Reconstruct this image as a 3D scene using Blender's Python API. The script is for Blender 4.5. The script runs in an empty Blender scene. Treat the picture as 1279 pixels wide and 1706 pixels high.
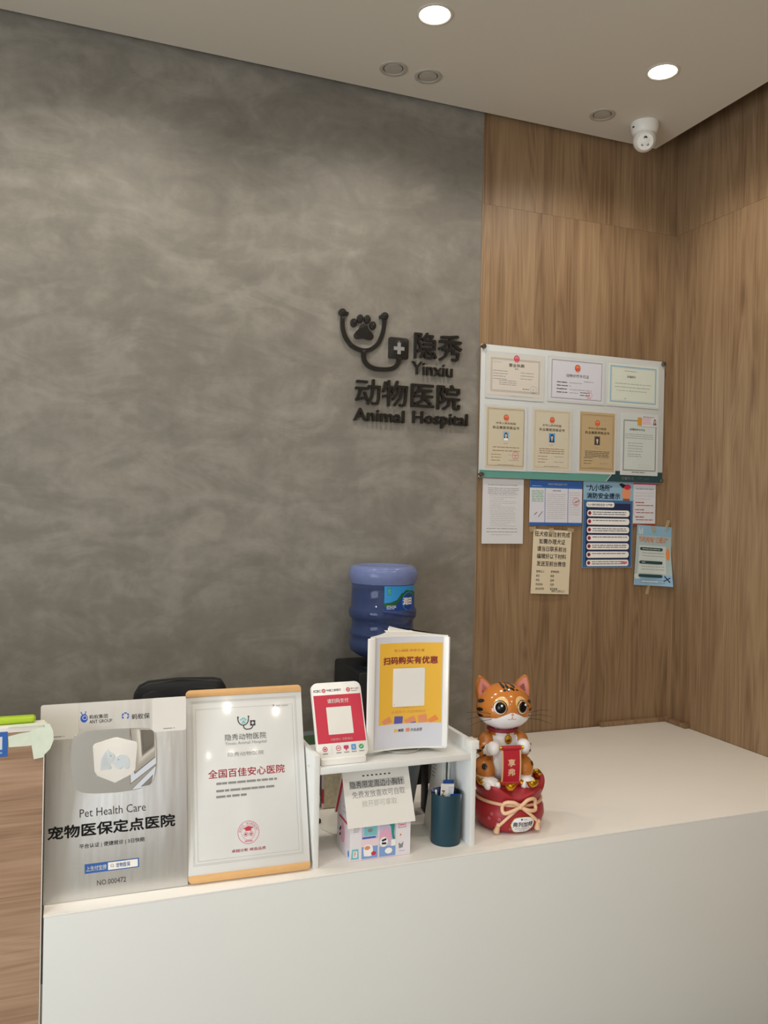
import bpy, bmesh, math, random
from mathutils import Matrix, Vector
random.seed(7)
PI = math.pi
R = math.radians
scene = bpy.context.scene
COL = scene.collection

# ------------------------------------------------------------------ camera, world, light, exposure
EYE = 1.85                      # camera height above the floor
cam = bpy.data.cameras.new('camera'); cam_o = bpy.data.objects.new('camera', cam); COL.objects.link(cam_o)
cam.sensor_fit = 'VERTICAL'; cam.sensor_height = 36.0; cam.lens = 1371.76 / 1706 * 36.0
cam.clip_start = 0.05; cam.clip_end = 60
YAW, PITCH, ROLL = R(20.991), R(-0.304), R(1.146)
fw = Vector((math.sin(YAW) * math.cos(PITCH), math.cos(YAW) * math.cos(PITCH), math.sin(PITCH)))
rt = Vector((math.cos(YAW), -math.sin(YAW), 0)); up = rt.cross(fw)
r2 = rt * math.cos(ROLL) + up * math.sin(ROLL); u2 = -rt * math.sin(ROLL) + up * math.cos(ROLL)
cam_o.matrix_world = Matrix(((r2.x, u2.x, -fw.x, 0), (r2.y, u2.y, -fw.y, 0), (r2.z, u2.z, -fw.z, EYE), (0, 0, 0, 1)))
scene.camera = cam_o

vs = scene.view_settings
vs.view_transform = 'Standard'; vs.look = 'None'; vs.gamma = 1.0; vs.use_curve_mapping = False
vs.exposure = 0.0
world = bpy.data.worlds.new('world'); scene.world = world; world.use_nodes = True
wbg = world.node_tree.nodes['Background']
wbg.inputs[0].default_value = (0.96, 0.97, 0.97, 1); wbg.inputs[1].default_value = 1.1
LAMP_W = 26.0                   # each ceiling downlight
LAMP_COL = (1.0, 0.92, 0.81)
DAY_W = 140.0                   # daylight through the shop window behind the camera
def area(name, loc, rot, sx, sy, w, col):
    l = bpy.data.lights.new(name, 'AREA'); l.shape = 'RECTANGLE'; l.size = sx; l.size_y = sy; l.energy = w; l.color = col
    o = bpy.data.objects.new(name, l); o.location = loc; o.rotation_euler = rot; COL.objects.link(o); return o
area('window_daylight', (-3.36, -0.9, 1.5), (R(90), 0, R(-90)), 3.6, 2.4, DAY_W, (0.86, 0.93, 1.0))

# ------------------------------------------------------------------ materials
def lin(c): return c / 12.92 if c <= 0.04045 else ((c + 0.055) / 1.055) ** 2.4
def rgb(h):
    if not isinstance(h, str): h = '%02x%02x%02x' % tuple(h)
    return tuple(lin(int(h[i:i + 2], 16) / 255) for i in (0, 2, 4)) + (1,)
MATS = {}
def N(nt, t, **kw):
    n = nt.nodes.new(t)
    for k, v in kw.items(): setattr(n, k, v)
    return n
def mat(name, col, rough=0.5, metal=0.0, var=0.05, vscale=20.0, spec=0.5, trans=0.0, coat=0.0, emit=0.0, ior=1.45, alpha=1.0, aniso=0.0):
    m = bpy.data.materials.new(name); m.use_nodes = True; MATS[name] = m
    nt = m.node_tree; b = nt.nodes['Principled BSDF']; c = rgb(col)
    b.inputs['Roughness'].default_value = rough; b.inputs['Metallic'].default_value = metal
    b.inputs['Specular IOR Level'].default_value = spec; b.inputs['Transmission Weight'].default_value = trans
    b.inputs['Coat Weight'].default_value = coat; b.inputs['Coat Roughness'].default_value = 0.08
    b.inputs['IOR'].default_value = ior; b.inputs['Alpha'].default_value = alpha
    if aniso: b.inputs['Anisotropic'].default_value = aniso
    if emit:
        b.inputs['Emission Color'].default_value = c; b.inputs['Emission Strength'].default_value = emit
    if var:
        tc = N(nt, 'ShaderNodeTexCoord'); no = N(nt, 'ShaderNodeTexNoise'); no.inputs['Scale'].default_value = vscale
        no.inputs['Detail'].default_value = 3; mx = N(nt, 'ShaderNodeMix', data_type='RGBA')
        mx.inputs['A'].default_value = tuple(x * (1 - var) for x in c[:3]) + (1,)
        mx.inputs['B'].default_value = tuple(min(1, x * (1 + var)) for x in c[:3]) + (1,)
        nt.links.new(tc.outputs['Object'], no.inputs['Vector']); nt.links.new(no.outputs['Fac'], mx.inputs['Factor'])
        nt.links.new(mx.outputs['Result'], b.inputs['Base Color'])
    else: b.inputs['Base Color'].default_value = c
    return m
def math_n(nt, op, a, b=None):
    n = N(nt, 'ShaderNodeMath', operation=op)
    for i, x in enumerate((a, b)):
        if x is None: continue
        if isinstance(x, (int, float)): n.inputs[i].default_value = x
        else: nt.links.new(x, n.inputs[i])
    return n.outputs[0]
def wood(name, dark, mid, light, across, along, plank=0.12, rough=0.45):
    m = bpy.data.materials.new(name); m.use_nodes = True; MATS[name] = m; nt = m.node_tree; b = nt.nodes['Principled BSDF']
    b.inputs['Roughness'].default_value = rough; b.inputs['Specular IOR Level'].default_value = 0.35
    tc = N(nt, 'ShaderNodeTexCoord'); sp = N(nt, 'ShaderNodeSeparateXYZ'); nt.links.new(tc.outputs['Object'], sp.inputs[0])
    a, l = sp.outputs[across], sp.outputs[along]
    pid = math_n(nt, 'FLOOR', math_n(nt, 'DIVIDE', a, plank)); pid = math_n(nt, 'ADD', pid, math_n(nt, 'MULTIPLY', math_n(nt, 'GREATER_THAN', l, 1.85 + 1.408), 37.0))
    wn = N(nt, 'ShaderNodeTexWhiteNoise', noise_dimensions='1D'); nt.links.new(pid, wn.inputs['W']); rnd = wn.outputs['Value']
    def noise(sa, sl, sc, det, dist, off):
        cx = N(nt, 'ShaderNodeCombineXYZ')
        nt.links.new(math_n(nt, 'MULTIPLY', a, sa), cx.inputs[0]); nt.links.new(math_n(nt, 'MULTIPLY', l, sl), cx.inputs[1])
        nt.links.new(math_n(nt, 'MULTIPLY', rnd, off), cx.inputs[2])
        n = N(nt, 'ShaderNodeTexNoise'); n.inputs['Scale'].default_value = sc; n.inputs['Detail'].default_value = det
        n.inputs['Distortion'].default_value = dist; nt.links.new(cx.outputs[0], n.inputs['Vector']); return n.outputs['Fac']
    broad = noise(5, 0.55, 1.6, 2, 0.6, 30); grain = noise(60, 1.0, 2.2, 5, 0.25, 13); fine = noise(260, 4, 1.5, 3, 0, 5)
    ring = math_n(nt, 'PINGPONG', math_n(nt, 'MULTIPLY', noise(8, 0.55, 1.0, 1.5, 0.4, 50), 13.0), 0.5)
    t = math_n(nt, 'ADD', math_n(nt, 'MULTIPLY', broad, 0.75), math_n(nt, 'MULTIPLY', grain, 0.55))
    t = math_n(nt, 'ADD', t, math_n(nt, 'MULTIPLY', fine, 0.34)); t = math_n(nt, 'ADD', t, math_n(nt, 'MULTIPLY', ring, 0.34))
    t = math_n(nt, 'ADD', t, math_n(nt, 'MULTIPLY', rnd, 0.07)); t = math_n(nt, 'SUBTRACT', t, 0.45)
    # knots
    cx = N(nt, 'ShaderNodeCombineXYZ'); nt.links.new(math_n(nt, 'MULTIPLY', a, 4.2), cx.inputs[0]); nt.links.new(math_n(nt, 'MULTIPLY', l, 1.5), cx.inputs[1])
    vo = N(nt, 'ShaderNodeTexVoronoi'); vo.inputs['Scale'].default_value = 0.8; vo.inputs['Randomness'].default_value = 1.0; nt.links.new(cx.outputs[0], vo.inputs['Vector'])
    mr = N(nt, 'ShaderNodeMapRange'); nt.links.new(vo.outputs['Distance'], mr.inputs[0]); mr.inputs[1].default_value = 0.0; mr.inputs[2].default_value = 0.13
    mr.inputs[3].default_value = 0.75; mr.inputs[4].default_value = 0.0
    t = math_n(nt, 'SUBTRACT', t, math_n(nt, 'MULTIPLY', mr.outputs[0], grain))
    cr = N(nt, 'ShaderNodeValToRGB'); e = cr.color_ramp.elements; e[0].position = 0.2; e[0].color = rgb(dark); e[1].position = 0.85; e[1].color = rgb(light)
    k = e.new(0.5); k.color = rgb(mid); nt.links.new(t, cr.inputs[0]); nt.links.new(cr.outputs[0], b.inputs['Base Color']); return m
def concrete(name):
    m = bpy.data.materials.new(name); m.use_nodes = True; MATS[name] = m; nt = m.node_tree; b = nt.nodes['Principled BSDF']
    tc = N(nt, 'ShaderNodeTexCoord')
    def noise(scl, rot, sc, det, dist, rgh=0.5):
        mp = N(nt, 'ShaderNodeMapping'); mp.inputs['Scale'].default_value = scl; mp.inputs['Rotation'].default_value = rot
        nt.links.new(tc.outputs['Object'], mp.inputs['Vector'])
        n = N(nt, 'ShaderNodeTexNoise'); n.inputs['Scale'].default_value = sc; n.inputs['Detail'].default_value = det
        n.inputs['Roughness'].default_value = rgh; n.inputs['Distortion'].default_value = dist
        nt.links.new(mp.outputs[0], n.inputs['Vector']); return n.outputs['Fac']
    cloud = noise((1, 1, 1), (0, 0, 0), 1.3, 3, 0.6); trowel = noise((1.0, 1, 1.5), (0, R(35), 0), 4.2, 7, 1.0, 0.6)
    streak = noise((0.9, 1, 2.0), (0, R(-52), 0), 2.6, 7, 1.8, 0.62); fine = noise((1, 1, 1), (0, 0, 0), 30, 5, 0.3)
    vert = noise((7, 1, 1.2), (0, R(8), 0), 1.6, 4, 0.5)
    t = math_n(nt, 'ADD', math_n(nt, 'MULTIPLY', cloud, 0.45), math_n(nt, 'MULTIPLY', trowel, 0.50))
    t = math_n(nt, 'ADD', t, math_n(nt, 'MULTIPLY', streak, 0.55)); t = math_n(nt, 'ADD', t, math_n(nt, 'MULTIPLY', fine, 0.14))
    t = math_n(nt, 'ADD', t, math_n(nt, 'MULTIPLY', vert, 0.16)); t = math_n(nt, 'SUBTRACT', t, 0.40)
    cr = N(nt, 'ShaderNodeValToRGB'); e = cr.color_ramp.elements
    e[0].position = 0.2; e[0].color = rgb('68655e'); e[1].position = 0.78; e[1].color = rgb('9b978e'); k = e.new(0.5); k.color = rgb('807c74')
    nt.links.new(t, cr.inputs[0]); nt.links.new(cr.outputs[0], b.inputs['Base Color'])
    mr = N(nt, 'ShaderNodeMapRange'); nt.links.new(t, mr.inputs[0]); mr.inputs[3].default_value = 0.42; mr.inputs[4].default_value = 0.7
    nt.links.new(mr.outputs[0], b.inputs['Roughness']); b.inputs['Specular IOR Level'].default_value = 0.35
    bp = N(nt, 'ShaderNodeBump'); bp.inputs['Strength'].default_value = 0.12; bp.inputs['Distance'].default_value = 0.01
    nt.links.new(t, bp.inputs['Height']); nt.links.new(bp.outputs[0], b.inputs['Normal']); return m

concrete('concrete')
wood('wood_back', '725841', '8f7558', 'a18869', 0, 2)
wood('wood_right', '725841', '8f7558', 'a18869', 1, 2)
wood('wood_pale', '8a6c57', 'ab8d75', 'bfa38b', 2, 0, plank=0.6, rough=0.5)
mat('seam', '5a4634', 0.8)
mat('ceiling_paint', 'd8d2c6', 0.9, vscale=2, var=0.015)
mat('wall_paint', 'd9d5cc', 0.8, vscale=2, var=0.03)
mat('floor_tile', 'a8a49c', 0.35, vscale=3, var=0.1)
mat('counter_white', 'eeebe5', 0.42, vscale=6, var=0.02)
mat('counter_front', 'dddfdc', 0.38, vscale=3, var=0.015)
mat('white_laminate', 'e4e6e4', 0.45, var=0.02)
mat('white_plastic', 'ecebe6', 0.3, var=0.015)
mat('white_gloss', 'f0efeb', 0.18, var=0.01)
mat('white_paper', 'e6e4de', 0.7, var=0.02)
mat('black_plastic', '15171b', 0.4)
mat('black_gloss', '0c0d0f', 0.15, coat=0.4)
mat('black_mat', '1b1d22', 0.6)
mat('sign_black', '1c1b1a', 0.28, coat=0.3)
mat('steel', 'b9bcc0', 0.3, metal=1.0, var=0.02)
mat('mirror_steel', 'c9cbcd', 0.02, metal=1.0, var=0.0)
mat('screw_steel', '8c8a86', 0.25, metal=1.0)
mat('lamp_glow', 'fff1dc', 0.4, emit=14.0, var=0)
mat('lamp_trim', 'cfcac0', 0.5); mat('lamp_dull', 'b3aea3', 0.45); mat('lamp_gap', '4a473f', 0.6)
mat('glass_clear', 'f4f8f8', 0.03, trans=1.0, var=0, ior=1.02)
# ink colours for print
for n, h in dict(ink_black='17171a', ink_dark='3a3a3d', ink_grey='8a8a8a', ink_lightgrey='b9b9b6', ink_red='c8354a', ink_pink='dd8095', ink_blue='2f62ad',
    ink_antblue='2f66d8', ink_navy='1f2d52', ink_white='f2f1ec', ink_green='36a35c', ink_sky='3b8fd8', ink_cyan='73c0c8', ink_gold='c99a3a', ink_maroon='8e3b30',
    ink_brown='8a5a36', paper_cream='d6d0c5', paper_blue='d4d5de', paper_mint='d5dccf', paper_beige='ccc4ac', paper_beige2='cec7b2', paper_tan='bca67f',
    paper_ice='c9d2ce', paper_white='d4d5d9', paper_warm='dccfb4', board_white='cdd1d1', strip_teal='5f9a8f', strip_dark='24464a', ink_yellow='eab741', ink_peach='e0926a',
    ink_violet='5a5aa8', sky_blue='8fb3cf', fire_blue='3f6796', fire_light='8db4cc', teal_paper='a9bdbd', ink_magenta='c2406e', ink_lilac='c3bcd6', ink_softpink='dfa9c2',
    ink_palepink='ead3da', ink_leaf='2f8f82', ink_royal='7f9fd2', ink_orange='e58a4a', photo_blue='8fb6d6', photo_grey='57544f', skin='dcb9a2').items():
    mat(n, h, 0.55, var=0.02)

# ------------------------------------------------------------------ mesh builder
TEXT_CACHE = {}
def text_geo(s, bold, ext):
    k = (s, bold, ext)
    if k not in TEXT_CACHE:
        c = bpy.data.curves.new('t', 'FONT'); c.body = s; c.size = 1.0; c.resolution_u = 2; c.extrude = ext
        o = bpy.data.objects.new('t', c); me = bpy.data.meshes.new_from_object(o)
        v0 = [tuple(v.co) for v in me.vertices]; f0 = [tuple(p.vertices) for p in me.polygons]; vv = []; ff = []
        for dx, dy in (((-bold, 0), (bold, 0), (0, bold), (0, -bold)) if bold else ((0, 0),)):
            b0 = len(vv); vv += [(x + dx, y + dy, z + (dx + 2 * dy) * .02) for x, y, z in v0]; ff += [tuple(i + b0 for i in f) for f in f0]
        TEXT_CACHE[k] = (vv, ff)
        bpy.data.objects.remove(o); bpy.data.curves.remove(c); bpy.data.meshes.remove(me)
    return TEXT_CACHE[k]
def rr(x0, x1, z0, z1, r, n=6):
    p = []
    for cx, cz, a in ((x1 - r, z1 - r, 0), (x0 + r, z1 - r, 90), (x0 + r, z0 + r, 180), (x1 - r, z0 + r, 270)):
        for i in range(n + 1):
            t = R(a + 90 * i / n); p.append((cx + r * math.cos(t), cz + r * math.sin(t)))
    return p
def circ(cx, cz, rx, rz=None, n=24):
    rz = rz or rx
    return [(cx + rx * math.cos(2 * PI * i / n), cz + rz * math.sin(2 * PI * i / n)) for i in range(n)]
def spline(pts, n=8):
    pts = [Vector(p) for p in pts]; out = []
    for i in range(len(pts) - 1):
        p0 = pts[max(i - 1, 0)]; p1 = pts[i]; p2 = pts[i + 1]; p3 = pts[min(i + 2, len(pts) - 1)]
        for k in range(n):
            t = k / n; out.append(0.5 * ((2 * p1) + (p2 - p0) * t + (2 * p0 - 5 * p1 + 4 * p2 - p3) * t * t + (3 * p1 - p0 - 3 * p2 + p3) * t ** 3))
    out.append(pts[-1]); return out
class MB:
    def __init__(s): s.v = []; s.f = []; s.m = []
    def add(s, vv, ff, m, M=None):
        b = len(s.v)
        s.v += [tuple(M @ Vector(p)) if M else tuple(p) for p in vv]
        s.f += [tuple(i + b for i in f) for f in ff]; s.m += ([m] * len(ff) if isinstance(m, str) else m); return s
    def bm(s, bm, m, M=None):
        bm.verts.index_update(); s.add([v.co[:] for v in bm.verts], [[v.index for v in f.verts] for f in bm.faces], m, M); bm.free(); return s
    def box(s, x0, x1, y0, y1, z0, z1, m, bev=0, M=None, seg=2):
        bm = bmesh.new(); bmesh.ops.create_cube(bm, size=1)
        for v in bm.verts: v.co = Vector(((x0 + x1) / 2 + v.co.x * (x1 - x0), (y0 + y1) / 2 + v.co.y * (y1 - y0), (z0 + z1) / 2 + v.co.z * (z1 - z0)))
        if bev: bmesh.ops.bevel(bm, geom=bm.edges[:], offset=bev, segments=seg, affect='EDGES', profile=0.5)
        return s.bm(bm, m, M)
    def prism(s, pts, y0, y1, m, bev=0, M=None):       # outline in x-z, counter-clockwise for the viewer at -y
        bm = bmesh.new(); n = len(pts)
        a = [bm.verts.new((p[0], y0, p[1])) for p in pts]; b = [bm.verts.new((p[0], y1, p[1])) for p in pts]
        f1 = bm.faces.new(a); bm.faces.new(b[::-1])
        for i in range(n): bm.faces.new((a[(i + 1) % n], a[i], b[i], b[(i + 1) % n]))
        if bev: bmesh.ops.bevel(bm, geom=list(f1.edges), offset=bev, segments=2, affect='EDGES', profile=0.5)
        return s.bm(bm, m, M)
    def poly(s, pts, y, m): return s.add([(p[0], y, p[1]) for p in pts], [tuple(range(len(pts)))], m)
    def rect(s, x0, x1, z0, z1, y, m):
        if x1 - x0 > .04 or z1 - z0 > .04: return s.grid(x0, x1, z0, z1, y, m, max(1, int((x1 - x0) / .02)), max(1, int((z1 - z0) / .02)))
        return s.poly([(x0, z0), (x1, z0), (x1, z1), (x0, z1)], y, m)
    def grid(s, x0, x1, z0, z1, y, m, nx=16, nz=8):
        v = [(x0 + (x1 - x0) * i / nx, y, z0 + (z1 - z0) * j / nz) for j in range(nz + 1) for i in range(nx + 1)]
        return s.add(v, [(j * (nx + 1) + i, j * (nx + 1) + i + 1, (j + 1) * (nx + 1) + i + 1, (j + 1) * (nx + 1) + i) for j in range(nz) for i in range(nx)], m)
    def line(s, x0, z0, x1, z1, w, y, m):
        d = math.hypot(x1 - x0, z1 - z0) or 1; nx, nz = -(z1 - z0) / d * w / 2, (x1 - x0) / d * w / 2
        return s.poly([(x0 - nx, z0 - nz), (x1 - nx, z1 - nz), (x1 + nx, z1 + nz), (x0 + nx, z0 + nz)], y, m)
    def frame(s, x0, x1, z0, z1, w, y, m):
        s.rect(x0, x1, z0, z0 + w, y, m); s.rect(x0, x1, z1 - w, z1, y, m); s.rect(x0, x0 + w, z0 + w, z1 - w, y, m); return s.rect(x1 - w, x1, z0 + w, z1 - w, y, m)
    def ring(s, cx, cz, r0, r1, y, m, n=28):
        a = circ(cx, cz, r0, n=n); b = circ(cx, cz, r1, n=n)
        return s.add([(p[0], y, p[1]) for p in a + b], [(i, (i + 1) % n, n + (i + 1) % n, n + i) if r0 > r1 else ((i + 1) % n, i, n + i, n + (i + 1) % n) for i in range(n)], m)
    def text(s, t, x0, x1, z0, z1, y, m, bold=0.0, ext=0.0):    # glyphs fitted to a rectangle; ext = thickness
        vv, ff = text_geo(t, bold, 0.5 if ext else 0.0)
        ax = min(v[0] for v in vv); bx = max(v[0] for v in vv); az = min(v[1] for v in vv); bz = max(v[1] for v in vv)
        sx = (x1 - x0) / (bx - ax); sz = (z1 - z0) / (bz - az)
        return s.add([(x0 + (v[0] - ax) * sx, y - v[2] * ext, z0 + (v[1] - az) * sz) for v in vv], ff, m)
    def lines(s, x0, x1, z0, z1, n, y, m, w=0.0016, seed=1, ragged=0.25):   # unreadably small print as broken strokes
        rd = random.Random(seed)
        for i in range(n):
            z = z1 - (z1 - z0) * (i / max(1, n - 1)); x = x0; e = x1 - (rd.random() * ragged * (x1 - x0) if i % 3 == 2 else rd.random() * 0.05 * (x1 - x0))
            while x < e:
                L = min(rd.uniform(0.008, 0.03), e - x); s.rect(x, x + L, z - w / 2, z + w / 2, y, m); x += L + rd.uniform(0.0015, 0.004)
        return s
    def lathe(s, prof, m, n=32, c=(0, 0, 0), M=None, wave=None):
        v = []; k = len(prof)
        for i in range(n):
            t = 2 * PI * i / n
            for j, (r, z) in enumerate(prof):
                if wave: r, z = wave(t, j, r, z)
                v.append((c[0] + r * math.cos(t), c[1] + r * math.sin(t), c[2] + z))
        f = [(i * k + j, ((i + 1) % n) * k + j, ((i + 1) % n) * k + j + 1, i * k + j + 1) for i in range(n) for j in range(k - 1)]
        if isinstance(m, (list, tuple)): m = [m[j] for i in range(n) for j in range(k - 1)]
        return s.add(v, f, m, M)
    def tube(s, pts, r, m, n=10, cap=True, flat=1.0):
        pts = [Vector(p) for p in pts]; v = []; k = len(pts); ref = None
        for i, p in enumerate(pts):
            t = (pts[min(i + 1, k - 1)] - pts[max(i - 1, 0)]).normalized()
            if ref is None: ref = t.orthogonal().normalized()
            ref = (ref - t * ref.dot(t)).normalized(); b = t.cross(ref); rad = r(i / (k - 1)) if callable(r) else r
            v += [tuple(p + ref * rad * math.cos(2 * PI * j / n) + b * rad * flat * math.sin(2 * PI * j / n)) for j in range(n)]
        f = [(i * n + j, i * n + (j + 1) % n, (i + 1) * n + (j + 1) % n, (i + 1) * n + j) for i in range(k - 1) for j in range(n)]
        if cap: f += [tuple(range(n))[::-1], tuple((k - 1) * n + j for j in range(n))]
        return s.add(v, f, m)
    def ell(s, c, r, m, nu=24, nv=14, M=None, fn=None):
        v = [(0, 0, -1)]
        for j in range(1, nv):
            ph = -PI / 2 + PI * j / nv
            v += [(math.cos(ph) * math.cos(2 * PI * i / nu), math.cos(ph) * math.sin(2 * PI * i / nu), math.sin(ph)) for i in range(nu)]
        v.append((0, 0, 1)); f = [(0, 1 + (i + 1) % nu, 1 + i) for i in range(nu)]
        for j in range(nv - 2):
            a = 1 + j * nu; f += [(a + i, a + (i + 1) % nu, a + nu + (i + 1) % nu, a + nu + i) for i in range(nu)]
        a = 1 + (nv - 2) * nu; f += [(a + i, a + (i + 1) % nu, len(v) - 1) for i in range(nu)]
        if callable(m): m = [m(*(sum(v[k][q] for k in fc) / len(fc) for q in range(3))) for fc in f]
        if fn: v = [fn(p) for p in v]
        return s.add([(c[0] + p[0] * r[0], c[1] + p[1] * r[1], c[2] + p[2] * r[2]) for p in v], f, m, M)
    def deform(s, fn): s.v = [tuple(fn(*p)) for p in s.v]; return s
    def build(s, name, parent=None, loc=(0, 0, 0), rot=(0, 0, 0), ang=38):
        me = bpy.data.meshes.new(name); me.from_pydata(s.v, [], s.f); ms = []
        for m in s.m:
            if m not in ms: ms.append(m)
        for m in ms: me.materials.append(MATS[m])
        ix = {m: i for i, m in enumerate(ms)}
        me.polygons.foreach_set('material_index', [ix[m] for m in s.m]); me.polygons.foreach_set('use_smooth', [True] * len(s.f))
        me.update(); me.set_sharp_from_angle(angle=R(ang))
        o = bpy.data.objects.new(name, me); COL.objects.link(o); o.location = loc; o.rotation_euler = rot
        if parent: o.parent = parent
        return o
def tag(o, label, cat, group=None):
    o['label'] = label; o['category'] = cat
    if group: o['group'] = group
    return o
def thing(name, label, cat, loc=(0, 0, 0), rot=(0, 0, 0), group=None):
    o = bpy.data.objects.new(name, None); o.empty_display_size = 0.05; COL.objects.link(o); o.location = loc; o.rotation_euler = rot
    return tag(o, label, cat, group)
def struct(o): o['kind'] = 'structure'; return o
def lab(o, s): o['label'] = s; return o

# ------------------------------------------------------------------ room shell
XR, YB, HC = 2.863, 3.39, EYE + 1.8105
XL, YF, HT = -3.2, -3.2, 4.05
XC, YC = 2.697, 3.362                     # edges of the dropped ceiling (shadow gap to the walls)
XW = 1.757                                # where plaster meets timber
struct(MB().box(XL, XR, YF, YB, -0.05, 0, 'floor_tile').build('floor'))
struct(MB().box(XL, XC, YF, YC, HC, HC + 0.02, 'ceiling_paint').box(XL, XR + .1, YF, YB + .1, HT, HT + .05, 'ceiling_paint').build('ceiling'))
struct(MB().box(XL, XW, YB, YB + 0.12, 0, HT, 'concrete').build('wall_back'))
ZS = EYE + 1.408                           # horizontal joint in the timber cladding
struct(MB().box(XW, XR, YB + .002, YB + .12, 0, ZS - .0004, 'wood_back').box(XW, XR, YB + .002, YB + .12, ZS + .0004, HT, 'wood_back')
       .box(XW, XR, YB + .006, YB + .1, ZS - .0004, ZS + .0004, 'seam').box(XW - .003, XW + .004, YB - .002, YB + .05, 0, HT, 'wood_back').build('trim_1'))
struct(MB().box(XR, XR + .12, YF, YB + .12, 0, ZS - .0004, 'wood_right').box(XR, XR + .12, YF, YB + .12, ZS + .0004, HT, 'wood_right')
       .box(XR + .004, XR + .1, YF, YB, ZS - .0004, ZS + .0004, 'seam').build('wall_right'))
struct(MB().box(XL, .62, YF - .12, YF, 0, HT, 'wall_paint').box(1.42, XR, YF - .12, YF, 0, HT, 'wall_paint').box(.62, 1.42, YF - .12, YF, 2.45, HT, 'wall_paint').build('wall_front'))
struct(MB().box(.62, .67, YF - .10, YF + .01, 0, 2.45, 'wood_pale').box(1.37, 1.42, YF - .10, YF + .01, 0, 2.45, 'wood_pale').box(.67, 1.37, YF - .10, YF + .01, 2.40, 2.45, 'wood_pale').box(.67, 1.37, YF - .07, YF - .03, 0, .12, 'wood_pale').build('added_doorway_1'))  # unseen doorway, added so its bright opening shows as a band in the plaque
wl = MB().box(XL - .12, XL, YF, -2.8, 0, HT, 'wall_paint').box(XL - .12, XL, 1.0, YB, 0, HT, 'wall_paint').box(XL - .12, XL, -2.8, 1.0, 2.8, HT, 'wall_paint').box(XL - .12, XL, -2.8, 1.0, 0, .2, 'wall_paint')
struct(wl.build('wall_left'))
wn = MB()
for yy in (-2.8, -1.54, -.28, .96): wn.box(XL - .09, XL - .03, yy, yy + .04, .2, 2.8, 'black_plastic')
wn.box(XL - .09, XL - .03, -2.8, 1.0, .2, .24, 'black_plastic').box(XL - .09, XL - .03, -2.8, 1.0, 2.76, 2.8, 'black_plastic')
struct(wn.build('window_1'))

# ------------------------------------------------------------------ ceiling fittings
def downlight(x, y, label, lit=True, r=.056):
    t = thing('ceiling_downlight', label, 'ceiling light', (x, y, HC), group='round ceiling downlights')
    if lit:
        MB().lathe([(r + .012, 0), (r + .012, -.003), (r + .004, -.005), (r, -.003), (r, -.001)], 'lamp_trim', 40).build('trim_ring', t)
        MB().lathe([(0.0, -.002), (r, -.002)], 'lamp_glow', 40).deform(lambda a, b, c: (a, b, c)).build('diffuser', t)
        l = bpy.data.lights.new('downlight', 'SPOT'); l.energy = LAMP_W; l.color = LAMP_COL; l.spot_size = R(150); l.spot_blend = 0.7; l.shadow_soft_size = 0.045
        o = bpy.data.objects.new('downlight', l); COL.objects.link(o); o.location = (0, 0, -.05); o.parent = t
    else:
        MB().lathe([(.058, 0), (.057, -.004), (.052, -.005), (.044, -.004), (.041, .0)], 'lamp_dull', 40).build('trim_ring', t)
        MB().lathe([(.041, -.0005), (.038, -.0005)], 'lamp_gap', 40).lathe([(.038, -.0005), (.037, -.003), (.02, -.004), (0, -.004)], 'lamp_dull', 40).build('lens', t)
    return t
downlight(1.224, 2.772, 'lit round downlight at the top of the photo, left of the other lit one')
downlight(2.245, 2.764, 'lit round downlight nearest the security camera and corner')
for (x, y) in ((.2, 2.77), (-.82, 2.77), (-1.85, 2.77), (.7, 1.2), (-.9, 1.2), (2.1, 1.1), (.5, -.4), (-1.1, -.4), (2.1, -.6), (.62, -2.75), (-.4, -2.75), (1.7, -2.75), (-1.6, -2.4)):  # lamps by the front wall are added, for bright streaks reflected in the plaque
    downlight(x, y, 'lit round downlight set in the white ceiling outside the photo')
downlight(1.221, 3.177, 'unlit small round ceiling spot, left one of the pair above the grey wall', False)
downlight(1.377, 3.176, 'unlit small round ceiling spot, right one of the pair above the grey wall', False)
downlight(2.242, 3.169, 'unlit small round ceiling spot beside the white security camera', False)

sc = thing('security_camera', 'white dome security camera hanging from the ceiling corner', 'camera', (2.475, 3.165, HC))
MB().lathe([(0, 0), (.063, 0), (.064, -.010), (.06, -.035), (.054, -.048), (.05, -.052), (0, -.052)], 'white_plastic', 40).build('base', sc)
for s_x in (-.062, .062): MB().box(s_x - .004, s_x + .004, -.004, .004, -.03, -.024, 'ink_dark').build('screw', sc)
az = math.atan2(-2.3, -3.0)
Mb = Matrix.Translation((0, 0, -.078)) @ Matrix.Rotation(R(-33), 4, 'Z') @ Matrix.Rotation(R(24), 4, 'X')
MB().ell((0, 0, 0), (.052, .052, .052), 'white_plastic', 36, 20, Mb).build('ball', sc)
MB().prism(circ(0, -.004, .036, n=40), -.0475, -.03, 'white_gloss', .004, Mb).build('face_plate', sc)
ln = MB().prism(circ(0, .012, .0085), -.0505, -.045, 'black_gloss', .001, Mb); ln.build('lens', sc)
for sx in (-1, 1): MB().prism(circ(sx * .012, -.017, .006), -.0482, -.045, 'ink_grey', .001, Mb).build('infrared_lamp', sc)

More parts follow.
